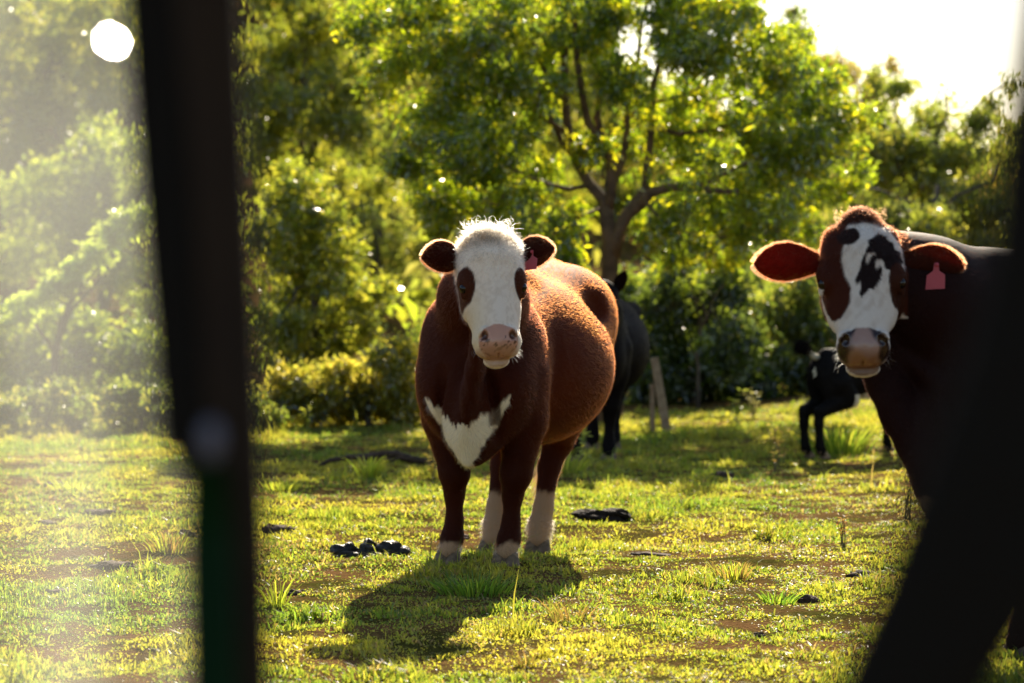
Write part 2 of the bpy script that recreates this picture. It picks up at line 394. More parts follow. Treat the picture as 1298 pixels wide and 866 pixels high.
def head_prims(s, H):
    """H: origin o, axes u (down the nose), v (cow's left), w (out of the forehead), scale k"""
    o, u, v, w, k = H['o'], H['u'], H['v'], H['w'], H['k']; wd = H['wide']; R = np.array([u, v, w])
    def q(a, b, c): return o+(u*a+v*b*wd+w*c)*k
    E = lambda c, r, kk=.03, op='u': s.ell(q(*c), np.array(r)*k*np.array([1, wd, 1]), R, kk*k, op)
    Cn = lambda a, b, ra, rb, kk=.03, op='u': s.cone(q(*a), q(*b), ra*k, rb*k, kk*k, op)
    E((.115, 0, -.075), (.125, .115-H.get('narrow', 0), .125), .03)
    if H.get('narrow'): E((-.005, 0, -.055), (.05, .05, .06), .05)              # cranium
    E((.02, 0, -.06), (.055, .085-H.get('narrow', 0)*1.6, .07), .04)                 # poll
    E((.17, 0, -.03), (.16, .098, .05), .03)                  # forehead plane
    for g in (1, -1):
        Cn((.06, g*.075, -.06), (.20, g*.098, -.05), .045, .040, .035)   # temples
        E((.215, g*.104, -.035), (.052, .030, .040), .02)     # brow
        E((.30, g*.075, -.085), (.10, .035, .055), .03)       # cheek bone
        E((.24, g*.088, -.16), (.10, .032, .075), .04)        # jaw muscle
        E((.235, g*.125, -.035), (.026, .016, .021), .010, 's')  # socket
        E((.218, g*.124, -.030), (.032, .010, .010), .010)    # upper lid
        E((.256, g*.122, -.042), (.026, .008, .009), .010)    # lower lid
    Cn((.20, 0, -.045), (.43, 0, -.028), .078, .058, .03)     # nose bridge
    for g in (1, -1): Cn((.25, g*.045, -.06), (.46, g*.046*H['mz'], -.05), .058, .050*H['mz'], .03)
    Cn((.20, 0, -.15), (.47, 0, -.095), .075, .048, .04)      # lower jaw
    mz = H.get('mz', 1.); E((.475, 0, -.035), (.060, .094*mz, .062), .025)             # muzzle
    E((.508, 0, -.055), (.038, .084*mz, .050), .018)             # upper lip
    E((.535, 0, -.098), (.034, .052, .038), .012)             # chin and lower lip
    for g in (1, -1):
        E((.455, g*.056, .015), (.030, .022, .018), .014)     # nostril wing
        E((.466, g*.053, .030), (.021, .0125, .024), .008, 's')
        E((.474, g*.068, .022), (.010, .013, .016), .006, 's')
    E((.535, 0, -.02), (.008, .0035, .03), .006, 's')         # philtrum
    E((.548, 0, -.058), (.006, .07, .02), .008, 's')          # mouth line

def make_cow(name, label, loc, fwd, H, legs, color, fur_n, opts, group='cattle in the paddock'):
    root = empty(name, (loc[0], loc[1], loc[2]), math.atan2(fwd[1], fwd[0])); tag(root, label, opts.get('cat', 'cow'), group)
    cz, sz = fwd; Rw = np.array([[cz, -sz, 0], [sz, cz, 0], [0, 0, 1]])   # local->world
    locv = np.array(loc, float); to = lambda p: (np.asarray(p)-locv)@Rw; dl = lambda d: np.asarray(d)@Rw
    k = opts.get('k', 1); B = opts.get('belly', 1)
    if H:
        u = unit(H['u']); w0 = np.array(H['w'], float); w = unit(w0-u*(w0@u)); v = np.cross(w, u)
        H = dict(o=to(H['o']), u=dl(u), v=dl(v), w=dl(w), k=H.get('k', 1), wide=H.get('wide', 1.), narrow=H.get('narrow', 0), mz=H.get('mz', 1.))
    s = SDF(); z = opts.get('lift', 0)
    sc = lambda *a: np.array(a)*k+np.array([0, 0, z])
    e = lambda c, r, kk=.08: s.ell(sc(*c), np.array(r)*k, k=kk*k)
    e((-.72, .05, .855), (.62, .37*B, .37), .10)
    e((-.66, .10, .80), (.42, .33*B, .29), .10)
    e((-.15, 0, .85), (.40, .245, .35), .10)
    e((-1.22, 0, .93), (.36, .27, .30), .10)
    e((-1.20, .13, .80), (.24, .14, .30), .08); e((-1.20, -.13, .80), (.24, .14, .30), .08)   # thighs
    if opts.get('hip'): e((-1.06, .13, 1.04), (.36, .25, .245), .10)
    s.cone(sc(-.02, 0, 1.17), sc(-.5, 0, 1.17), .085*k, .085*k, .10*k)
    s.cone(sc(-.5, 0, 1.17), sc(-1.3, 0, 1.17+opts.get('hip', 0)), .085*k, .10*k, .10*k)
    for g in (1, -1):
        e((-1.0, g*.25, 1.11), (.10, .06, .055), .10)
        e((-1.48, g*.12, 1.04), (.07, .05, .06), .07)
        e((-.02, g*.15, .81), (.20, .115, .28), .07)        # shoulder blade
        e((.10, g*.15, .77), (.12, .09, .15), .05)         # point of shoulder
    e((.10, 0, .74), (.20, .19, .28), .08)                  # chest
    e((.17, 0, .60), (.13, .10, .17), .06)                  # brisket
    for g in (1, -1):
        s.ell(sc(-.80, g*.345, 1.10), np.array([.11, .055, .075])*k, k=.05*k, op='s')
        for q in range(2): s.cone(sc(-.03-.06*q, g*(.20+.01*q), .98), sc(.03-.07*q, g*(.225+.015*q), .70), .022*k, .02*k, .05*k)
    if H:
        for g in (1, -1):
            s.cone(sc(.27, g*.10, .82), sc(.19, g*.115, .56), .018*k, .014*k, .045*k, 's')       # groove beside the brisket
            s.cone(sc(-.24, g*.295, .98), sc(-.20, g*.30, .66), .014*k, .012*k, .06*k, 's')      # hollow behind the shoulder
            s.cone(sc(.02, g*.235, .66), sc(-.10, g*.235, .60), .012*k, .012*k, .04*k, 's')
            for q in range(0): s.cone(sc(-.42-.12*q, g*(.375+.012*q), .98), sc(-.44-.12*q, g*(.385+.014*q), .74), .006*k, .006*k, .03*k, 's')
    if opts.get('udder'): e((-1.02, 0, .56), (.15, .12, .10), .06)
    if H:
        hb = H['o']+(H['u']*.12+H['w']*-.17)*H['k']; nb = sc(.02, 0, 1.0); mid = (hb+nb)/2+np.array([0, 0, .015])
        s.cone(nb, mid, .20*k, .165*k, .10*k); s.cone(mid, hb, .18*k, .125*k, .07*k)
        s.cone(sc(-.1, 0, 1.15), hb+np.array([0, 0, -.01]), .10*k, .085*k, .08*k)
        th = H['o']+(H['u']*.24+H['w']*-.2)*H['k']; bri = sc(.26, 0, .62); lat = unit(np.cross([0, 0, 1.], bri-th))
        for i in range(6):                                   # dewlap
            t = i/5; c = th*(1-t)+bri*t+np.array([.03*math.sin(t*3.1), 0, -.02*math.sin(t*3.1)])*k
            s.ell(c, (.07*k, .032*k, .085*k), k=.05*k)
        for g in (1, -1):                                    # neck folds
            for q in range(2):
                s.cone(th+lat*g*.06*k+np.array([0, 0, -.05]), sc(.2, g*(.07+.05*q), .78), .022*k, .02*k, .03*k)
        head_prims(s, H)
    s.cone(sc(.27, 0, .74), sc(.235, 0, .45), .026*k, .014*k, .045*k)      # hanging brisket fold
    for L in legs:
        pts = [np.array(p, float) for p in L['pts']]; s.chain(pts, L['rad'], L.get('k', .03))
        for c, r in L.get('bumps', []): s.ell(c, r, k=.03)
    if opts.get('tail'):
        s.chain([np.array(p, float) for p in opts['tail']], opts['tailr'], .02)
    lo, hi = opts['lo'], opts['hi']
    if H:
        hc = H['o']+(H['u']*.27-H['w']*.06)*H['k']; fr = .34*H['k']; fn = opts.get('fine', .0065)
        ax, ay, az = [fine_axis(lo[i], hi[i], hc[i]-fr, hc[i]+fr, opts.get('coarse', .014), fn) for i in range(3)]
    else: ax, ay, az = [np.arange(lo[i], hi[i], opts.get('coarse', .014)) for i in range(3)]
    V, Qd = s.mesh(ax, ay, az)
    def headc(p):
        if not H: return np.full((len(p), 3), -9.)
        r = (p-H['o'])/H['k']; return np.c_[r@H['u'], r@H['v']/H['wide'], r@H['w']]
    Nn = normals(V, Qd)
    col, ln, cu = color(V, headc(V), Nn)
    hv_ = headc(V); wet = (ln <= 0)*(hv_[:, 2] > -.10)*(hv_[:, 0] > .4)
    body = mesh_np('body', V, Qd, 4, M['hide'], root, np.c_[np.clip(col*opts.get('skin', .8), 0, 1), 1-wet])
    # fur
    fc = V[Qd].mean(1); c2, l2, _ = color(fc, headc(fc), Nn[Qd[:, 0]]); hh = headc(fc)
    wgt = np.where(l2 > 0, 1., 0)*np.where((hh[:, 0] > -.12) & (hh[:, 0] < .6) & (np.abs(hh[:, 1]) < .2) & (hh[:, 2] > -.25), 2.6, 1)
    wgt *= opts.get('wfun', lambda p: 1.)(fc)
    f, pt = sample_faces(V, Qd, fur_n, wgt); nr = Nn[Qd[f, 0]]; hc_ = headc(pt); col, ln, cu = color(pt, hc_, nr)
    back = np.tile(np.array([-1., 0, -.55]), (fur_n, 1))
    if H:
        isf = (hc_[:, 2] > -.22) & (hc_[:, 0] > -.15) & (hc_[:, 0] < .62) & (np.abs(hc_[:, 1]) < .17)
        hd = H['u']*1.0+H['v']*(hc_[:, 1:2]*5)-H['w']*.2
        up = -H['u']*1.0+H['v']*(hc_[:, 1:2]*6)+H['w']*.5
        hd = np.where(hc_[:, 0:1] < .13, up*(1-hc_[:, 0:1]/.13).clip(0, 1)+hd*.5*(hc_[:, 0:1]/.13).clip(0, 1), hd)
        back = np.where(isf[:, None], hd, back)
    tang = back-nr*np.sum(back*nr, 1)[:, None]; tang = unit(tang)
    w1 = np.sin(pt[:, 0]*23+pt[:, 2]*17)*.35+np.sin(pt[:, 1]*41+pt[:, 2]*29)*.3
    side = np.cross(nr, tang)
    fs = np.where(isf, 1.5, .28) if H else np.full(fur_n, .28); w2 = (n3(pt, 75, 61)*2.4+n3(pt, 130, 71)*2)*fs
    d = nr*(opts.get('lift_n', .42)+.16*w2[:, None])+tang*.8+side*(w1+.35*w2)[:, None]*.5+RNG.normal(size=(fur_n, 3))*.16
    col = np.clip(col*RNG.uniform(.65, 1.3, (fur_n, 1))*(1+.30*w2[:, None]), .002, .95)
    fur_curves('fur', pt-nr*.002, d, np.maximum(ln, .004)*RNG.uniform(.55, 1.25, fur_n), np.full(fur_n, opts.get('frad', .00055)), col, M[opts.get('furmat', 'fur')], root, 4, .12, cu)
    # hooves
    for L in legs:
        hp = np.array(L['pts'][-1], float); o = mesh_np('hoof', HOOF[0]*L.get('hs', 1), HOOF[1], 4, M['horn'], root)
        o.location = (hp[0]-.006, hp[1], L.get('hz', 0)-.006); o.scale = (1, 1, .82); o.rotation_euler = (0, 0, L.get('hr', 0))
    # eyes
    if H and not opts.get('noeyes'):
        for g in (1, -1):
            c = H['o']+(H['u']*.236+H['v']*H['wide']*g*.113-H['w']*.027)*H['k']
            eb = bpy.data.meshes.new('eye'); import bmesh
            bm = bmesh.new(); bmesh.ops.create_uvsphere(bm, u_segments=20, v_segments=12, radius=.0235*H['k']); bm.to_mesh(eb); bm.free()
            eb.polygons.foreach_set('use_smooth', [True]*len(eb.polygons)); eb.materials.append(M['eye'])
            o = bpy.data.objects.new('eye', eb); o.location = c; link(o, root)
    return root, H, (V, Qd, Nn), to, dl

def ear_tag(ear, p, right, down, nrm, s=1):
    sh = [(-.008, 0), (-.009, .018), (-.028, .032), (-.030, .075), (.030, .075), (.028, .032), (.009, .018), (.008, 0), (.006, -.006), (-.006, -.006)]
    V = []; n = len(sh)
    for z in (-.0012, .0012):
        for a, b in sh: V.append(p+right*a*s+down*b*s+nrm*z)
    fs = [tuple(range(n))[::-1], tuple(range(n, 2*n))]+[(i, (i+1) % n, n+(i+1) % n, n+i) for i in range(n)]
    t = poly('ear_tag', V, fs, M['tag'], ear)
    m = MB().tube([p-nrm*.012, p+nrm*.010], [.007*s, .007*s], 10); m.build('tag_button', M['tag'], t)
    return t
# ---------------------------------------------------------------- cattle
def band(x, a, b, s): return sstep(a-s, a+s, x)*(1-sstep(b-s, b+s, x))
def n3(p, sc, seed=0): return (vn(p[:, 0]+p[:, 2]*.7, p[:, 1]-p[:, 2]*.6, sc, seed)+vn(p[:, 0]-p[:, 1]*.5, p[:, 2]+p[:, 1]*.4, sc, seed+9))*.5-.5
def ellm(a, b, ca, cb, ra, rb, rot=0):
    x = a-ca; y = b-cb; c, s_ = math.cos(rot), math.sin(rot); x, y = x*c+y*s_, -x*s_+y*c
    return np.sqrt((x/ra)**2+(y/rb)**2)
def mix(c, c2, m): return c*(1-m[:, None])+np.array(c2)*m[:, None]
def facefur(h, onface, ln, cu):
    poll = onface*(1-sstep(.05, .16, h[:, 0]))*sstep(-.2, -.12, h[:, 2])
    ln = np.where(onface > .5, .005+.007*(1-sstep(.1, .35, h[:, 0])), ln)
    ln = ln+poll*.022; cu = cu+poll*.35+onface*.08
    q = ellm(h[:, 0], h[:, 1], .485, 0, .066, .078)**3; nose = (1-sstep(.9, 1.1, q))*sstep(-.075, -.06, h[:, 2])*(h[:, 0] < .57)
    eyes = np.minimum(ellm(h[:, 0], np.abs(h[:, 1]), .237, .125, .023, .03), 5); ln = np.where((eyes < 1) & (h[:, 2] > -.09), 0, ln)
    return ln*(1-nose), cu, nose
def col_main(p, h, n):
    j = n3(p, 16, 2)*.5+n3(p, 45, 4)*.35
    c = np.tile(np.array([.078, .0115, .0009]), (len(p), 1)); c = c*(1+n3(p, 5, 7)[:, None]*.6)*(.55+.45*sstep(.2, .8, p[:, 2]))[:, None]*(1-.4*sstep(-.15, .12, p[:, 0]))[:, None]  # darker towards the front: shade on the chest put into the coat colour
    onb = sstep(-.02, .03, p[:, 0])*(p[:, 0] > 0)
    jj = vn(p[:, 1]+p[:, 0]*.3, p[:, 2]*.16, 95, 77)-.5; L = np.abs(p[:, 1]+.005)+j*.03; zz = p[:, 2]+j*.07+jj*.02
    up = .585+.75*L; lo = .40+1.65*L
    chest = sstep(-.008, .008, up-zz)*sstep(-.008, .008, zz-lo)*(L < .18)*(p[:, 0] > .04)
    gap = sstep(-.006, .006, .02-np.abs(p[:, 1]-.115))*(zz > .60)*(zz < .69)*(p[:, 1] > 0)
    chest = np.maximum(chest*(1-gap*.8), (p[:, 0] > .2)*(np.abs(p[:, 1]) < .022)*(zz < .62)*(zz > .38))
    c = mix(c, (.85, .72, .50), np.clip(chest, 0, 1))
    front = p[:, 0] > -.5
    sock = np.where(front, sstep(.095, .075, -zz*-1), 0)
    sock = np.where(front, 1-sstep(.080, .098, zz), 1-sstep(.21, .235, zz))
    c = mix(c, (.42, .25, .14), np.clip(sock, 0, 1))
    hv = h[:, 1]; hu = h[:, 0]
    face = sstep(-.02, .02, h[:, 2]+.165+j*.03+.10*sstep(.05, .0, hu)-.0)*sstep(-.11, -.09, hu)*(hu < .65)*(np.abs(hv) < .17)*(h[:, 2] > -.26)
    face = np.maximum(face, (hu > .36)*(hu < .65)*(h[:, 2] > -.2)*(np.abs(hv) < .12))
    c = mix(c, (.86, .70, .55), face)
    poll = face*(1-sstep(.03, .10, hu)); c = mix(c, (.36, .21, .10), poll*.8); c = mix(c, (.55, .38, .24), face*sstep(.0, .35, n3(p+.01*np.sin(p[:, [1, 2, 0]]*110), 78, 91)+.1)*.32); c = mix(c, (.75, .55, .28), face*sstep(.02, .10, -hv)*sstep(.22, .36, hu)*.6)
    pe = np.minimum(ellm(hu, hv, .225, .115, .075, .034), ellm(hu, hv, .225, -.112, .082, .040))+j*.35
    c = mix(c, (.06, .015, .005), face*(1-sstep(.9, 1.05, pe)))
    ln = np.full(len(p), .014); ln = np.where(p[:, 2] < .45, .009, ln); ln = np.where(p[:, 2] < .10, .028, ln)
    ln = np.where((chest > .5), .022, ln)
    cu = np.full(len(p), .06)
    ln, cu, nose = facefur(h, face, ln, cu)
    c = mix(c, (.55, .27, .17), nose)
    sp = sstep(.10, .18, n3(p, 95, 12))*nose*sstep(.455, .475, hu)
    c = mix(c, (.10, .05, .03), np.clip(sp, 0, 1)*.9)
    nos = nose*(1-sstep(.7, 1.3, np.minimum(ellm(hu, hv, .466, .055, .02, .013), ellm(hu, hv, .466, -.055, .02, .013))))
    c = mix(c, (.06, .02, .012), nos*.9)
    lip = sstep(.50, .52, hu)*face*(h[:, 2] > -.085)*sstep(.085, .06, -h[:, 2]*0+np.abs(hv)*.8)
    c = mix(c, (.42, .21, .10), lip*.6)
    return c, ln, cu
def col_right(p, h, n):
    j = n3(p, 16, 32)*.5+n3(p, 45, 34)*.3
    c = np.tile(np.array([.017, .003, .002]), (len(p), 1))
    wb = (p[:, 2] < .54+j*.06)*(p[:, 0] > .10); c = mix(c, (.30, .20, .13), wb.astype(float)*sstep(.40, .45, p[:, 2]))
    hu, hv = h[:, 0], h[:, 1]   # hv>0 is the viewer's right
    reg = (hu > -.12)*(hu < .65)*(np.abs(hv) < .14)*(h[:, 2] > -.15)
    c = mix(c, (.06, .012, .004), reg)
    c = mix(c, (.03, .009, .004), reg*(1-sstep(.0, .04, hu)))
    # white blaze: between left and right edges as functions of u
    le = np.interp(hu, [-.1, .01, .05, .10, .16, .22, .27, .32, .37, .42, .6], [-.02, -.03, -.05, -.052, -.058, -.054, -.034, -.038, -.064, -.2, -.2])
    re = np.interp(hu, [-.1, .01, .05, .10, .16, .22, .27, .32, .37, .42, .6], [.02, .045, .09, .12, .13, .125, .115, .125, .2, .2, .2])
    white = sstep(-.004, .004, hv-le+j*.02)*sstep(-.004, .004, re-hv+j*.02)*sstep(.02, .035, hu+j*.03)
    cheek = (hv < -.07)*(hu > .23+(hv+.07)*-.2)*(ellm(hu, hv, .25, -.06, .14, .055)+j*.3 > 1)*(h[:, 2] > -.13)
    cheekr = (hv > .085)*(hv < .112)*(hu > .32)*(h[:, 2] > -.09)
    white = np.clip(white+cheek+cheekr, 0, 1)
    j = j*2.4; s1 = ellm(hu, hv, .130, .076, .056, .042, .5)+j*.75+.08*np.sin(hu*160+hv*90); s2 = ellm(hu, hv, .228, .018, .070, .034, -.25)+j*.6+.10*np.sin(hv*210+hu*60); s3 = ellm(hu, hv, .075, -.036, .034, .034)+j*.4
    s4 = ellm(hu, hv, .255, .108, .085, .028)+j*.3
    c = mix(c, (.86, .76, .66), white*reg); c = mix(c, (.55, .42, .32), white*reg*sstep(.0, .35, n3(p, 60, 91)+.05)*.4)
    for s_, cc in ((s1, (.014, .006, .005)), (s2, (.014, .006, .005)), (s3, (.02, .008, .006)), (s4, (.05, .013, .005))):
        c = mix(c, cc, reg*(1-sstep(.92, 1.04, s_)))
    ln = np.full(len(p), .011); cu = np.full(len(p), .05)
    ln, cu, nose = facefur(h, reg.astype(float)*(h[:, 2] > -.2), ln, cu); ln = np.where(hu < .12, ln*.42, ln)
    c = mix(c, (.42, .25, .19), nose)
    c = mix(c, (.025, .010, .008), nose*sstep(.020, .040, np.abs(hv)+j*.035-(hu-.47)*.25))
    c = mix(c, (.10, .035, .02), nose*sstep(.025, .012, np.abs(hu-.435)+np.abs(hv)*.2)*0)
    c = mix(c, (.30, .12, .035), nose*sstep(.485, .525, hu+j*.03)*(1-sstep(.03, .06, np.abs(hv)+j*.03))*.8)
    lip = (hu > .50)*(h[:, 2] < -.06)*(h[:, 2] > -.085)*reg; c = mix(c, (.16, .06, .02), lip*.8)
    return c, ln, cu
def col_black(p, h, n):
    c = np.tile(np.array([.008, .004, .003]), (len(p), 1)); return c, np.full(len(p), .014), np.full(len(p), .05)

# the big brown cow with the white face
O1 = np.array([-.13, 10.15, 0.]); f1 = unit([-.22, -.975])
H1 = dict(o=P(621, 296, 9.62), u=(.075, -.36, -.93), w=(.13, -.93, .36), k=.945, wide=1.06)
hz1 = -.04
legs1 = [
    dict(pts=[(-.03, -.165, .80), (-.04, -.165, .62), (-.035, -.125, .39), (-.05, -.128, .30), (-.05, -.128, .18), (-.04, -.135, .115), (-.015, -.142, .065)], rad=[.12, .095, .060, .040, .034, .044, .046], hs=1.05, bumps=[((-.02, -.118, .385), (.045, .055, .07))], hr=-.1),
    dict(pts=[(-.03, .165, .80), (-.04, .175, .62), (-.035, .145, .39), (-.05, .125, .30), (-.05, .118, .18), (-.04, .112, .115), (-.015, .104, .065)], rad=[.12, .10, .062, .041, .035, .045, .047], hs=1.05, bumps=[((-.02, .140, .385), (.045, .055, .07))], hr=.1),
    dict(pts=[(-1.12, -.15, .78), (-1.05, -.18, .66), (-1.22, -.18, .46), (-1.18, -.185, .34), (-1.10, -.19, .15), (-1.07, -.19, .07), (-1.03, -.19, .01)], rad=[.17, .13, .066, .047, .042, .052, .050], hs=1.08, hz=-.05, hr=-.1),
    dict(pts=[(-1.12, .13, .78), (-1.05, .15, .66), (-1.22, .08, .46), (-1.18, .045, .34), (-1.12, .03, .15), (-1.09, .02, .07), (-1.05, .02, .01)], rad=[.17, .14, .070, .049, .043, .053, .050], hs=1.08, hz=-.05, hr=.1),
]
def wmain(p): return np.where(p[:, 0] < -1.45, .4, 1.)*np.where(p[:, 1] < -.25, .6, 1.)*np.where((p[:, 2] < .5) & (p[:, 0] > -.9) & (p[:, 0] < -.25), .3, 1)
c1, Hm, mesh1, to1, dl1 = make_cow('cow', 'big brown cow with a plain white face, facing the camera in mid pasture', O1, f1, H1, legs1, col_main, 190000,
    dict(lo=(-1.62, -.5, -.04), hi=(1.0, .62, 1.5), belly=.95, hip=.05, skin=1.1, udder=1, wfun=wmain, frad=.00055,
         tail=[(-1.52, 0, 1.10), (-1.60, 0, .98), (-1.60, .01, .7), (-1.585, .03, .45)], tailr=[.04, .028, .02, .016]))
def head_pt(H, a, b, c): return H['o']+(H['u']*a+H['v']*H['wide']*b+H['w']*c)*H['k']
eL, _ = make_ear(c1, head_pt(Hm, .075, -.105, -.085), dl1((-.80, .52, .06)), dl1((-.12, -.2, 1.)), .180, .066, .75, (.022, .006, .005), (.03, .010, .006), (.16, .05, .02), 4000, .013)
eR, fr = make_ear(c1, head_pt(Hm, .075, .105, -.085), dl1((.72, .58, .20)), dl1((.25, .3, -1.)), .185, .064, .75, (.03, .006, .005), (.03, .010, .006), (.16, .05, .02), 4000, .013)
ear_tag(eR, head_pt(Hm, .075, .105, -.085)+fr['a']*.105+dl1(np.array([-.012, -.045, .0])), dl1((.97, -.12, .12)), dl1((-.12, 0, -.99)), dl1((.1, -1, 0)), .98)
# tail switch
n = 500; R0 = np.tile([-1.585, .03, .47], (n, 1))+RNG.normal(size=(n, 3))*.012
tl = fur_curves('tail_switch', R0, np.array([.25, -.35, -1])+RNG.normal(size=(n, 3))*.12, RNG.uniform(.2, .38, n), np.full(n, .0009), np.tile([.22, .06, .02], (n, 1)), M['fur'], c1, 5, 0, .05)
# whiskers and stray forelock hairs
n = 34; sg = RNG.choice([-1, 1], n); R0 = np.array([head_pt(Hm, RNG.uniform(.46, .53), g*RNG.uniform(.055, .08), RNG.uniform(-.10, -.04)) for g in sg])
fur_curves('whiskers', R0, Hm['v']*sg[:, None]+Hm['u']*.6+RNG.normal(size=(n, 3))*.4, RNG.uniform(.015, .035, n), np.full(n, .0004), np.full((n, 3), .6), M['fur'], c1, 4, .3)
n = 800; R0 = np.array([head_pt(Hm, RNG.uniform(-.055, .03), RNG.uniform(-.10, .10), RNG.uniform(-.09, .01)) for _ in range(n)])
fur_curves('forelock', R0, -Hm['u']*.8+Hm['w']*.35+RNG.normal(size=(n, 3))*.45, RNG.uniform(.015, .048, n), np.full(n, .0005), np.tile([.85, .66, .45], (n, 1))*RNG.uniform(.7, 1.1, (n, 1)), M['fur'], c1, 5, .3, .25)

# the cow on the right that turns its head to the camera
O2 = np.array([1.52, 7.72, -.03]); f2 = unit([-.80, -.60])
H2 = dict(o=P(1091, 278, 7.42), u=(-.02, -.30, -.95), w=(-.10, -.94, .28), k=.845, wide=1.2, narrow=.02, mz=.84)
legs2 = []
for g in (1, -1):
    legs2.append(dict(pts=[(-.03, g*.17, .80), (-.04, g*.17, .62), (-.035, g*.14, .39), (-.05, g*.135, .30), (-.05, g*.13, .18), (-.04, g*.13, .115), (-.015, g*.13, .065)], rad=[.12, .10, .062, .041, .035, .045, .047], hs=1.05))
    legs2.append(dict(pts=[(-1.12, g*.15, .78), (-1.10, g*.18, .66), (-1.36, g*.15, .50), (-1.34, g*.14, .34), (-1.33, g*.14, .18), (-1.31, g*.14, .11), (-1.28, g*.14, .06)], rad=[.17, .13, .066, .047, .042, .050, .048], hs=1.08))
c2, Hr, _, to2, dl2 = make_cow('cow', 'dark red cow at the right with a brown and white patched face', O2, f2, H2, legs2, col_right, 110000,
    dict(lo=(-1.72, -.55, -.02), hi=(1.05, .75, 1.6), belly=1.0, k=1.03, frad=.0005, coarse=.016,
         wfun=lambda p: np.where(p[:, 0] < -.5, .25, 1.), tail=[(-1.56, 0, 1.12), (-1.66, 0, .98), (-1.67, .01, .7), (-1.655, .03, .35)], tailr=[.04, .028, .02, .016]))
eL, fl = make_ear(c2, head_pt(Hr, .145, -.115, -.075), dl2((-.985, .12, .05)), dl2((-.05, -.35, 1.)), .210, .063, .75, (.115, .012, .010), (.05, .014, .008), (.12, .028, .010), 4500, .012)
eR, fr = make_ear(c2, head_pt(Hr, .145, .115, -.075), dl2((.97, .22, .0)), dl2((0, .35, -1.)), .200, .059, .75, (.11, .012, .010), (.05, .014, .008), (.12, .028, .010), 4500, .012)
ear_tag(eR, head_pt(Hr, .145, .115, -.075)+fr['a']*.115+dl2(np.array([0, -.04, -.005])), dl2((1, 0, .05)), dl2((-.05, 0, -1.)), dl2((0, -1, 0)), 1.0)
n = 60; sg = RNG.choice([-1, 1], n); R0 = np.array([head_pt(Hr, RNG.uniform(.46, .53), g*RNG.uniform(.055, .08), RNG.uniform(-.10, -.04)) for g in sg])
fur_curves('whiskers', R0, Hr['v']*sg[:, None]+Hr['u']*.6+RNG.normal(size=(n, 3))*.4, RNG.uniform(.012, .03, n), np.full(n, .0003), np.full((n, 3), .6), M['fur'], c2, 4, .3)
n = 500; R0 = np.array([head_pt(Hr, RNG.uniform(-.05, .02), RNG.uniform(-.08, .08), RNG.uniform(-.09, .0)) for _ in range(n)])
fur_curves('forelock', R0, -Hr['u']*.7+Hr['w']*.2+RNG.normal(size=(n, 3))*.4, RNG.uniform(.006, .015, n), np.full(n, .0004), np.tile([.10, .028, .01], (n, 1)), M['fur'], c2, 4, .3, .2)

# the black cow behind
O3 = np.array([.56, 17.0, 0.]); f3 = unit([-.10, -1]); O3[2] = float(gz(O3[0], O3[1]))
H3 = dict(o=P(764, 356, 16.3), u=(-.25, -.55, -.8), w=(-.2, -.8, .55), k=.95)
legs3 = []
for g in (1, -1):
    legs3.append(dict(pts=[(-.03, g*.17, .80), (-.04, g*.16, .62), (-.035, g*.13, .39), (-.05, g*.125, .30), (-.05, g*.12, .18), (-.04, g*.12, .115), (-.015, g*.12, .06)], rad=[.12, .10, .062, .041, .035, .045, .047], hs=1.05))
    legs3.append(dict(pts=[(-1.12, g*.15, .78), (-1.10, g*.18, .66), (-1.36, g*.13, .50), (-1.34, g*.09, .34), (-1.33, g*.08, .18), (-1.31, g*.08, .11), (-1.28, g*.08, .06)], rad=[.17, .13, .066, .047, .042, .050, .048], hs=1.08))
c3, Hb, _, to3, dl3 = make_cow('cow', 'black cow standing behind the big brown cow', O3, f3, H3, legs3, col_black, 26000,
    dict(lo=(-1.65, -.5, -.02), hi=(1.3, .6, 1.6), belly=.86, k=.96, coarse=.022, fine=.012, frad=.0009, furmat='blackfur', tail=[(-1.5, 0, 1.10), (-1.59, 0, .98), (-1.6, 0, .7), (-1.59, 0, .35)], tailr=[.04, .03, .022, .018]))
make_ear(c3, head_pt(Hb, .05, .08, -.08), dl3((.45, .25, .85)), dl3((.8, -.1, -.4)), .17, .042, .75, (.012, .006, .005), (.012, .007, .005), (.03, .018, .012), 900, .012)
make_ear(c3, head_pt(Hb, .05, -.08, -.08), dl3((-.55, .25, .75)), dl3((.8, .1, .4)), .17, .042, .75, (.012, .006, .005), (.012, .007, .005), (.03, .018, .012), 900, .012)

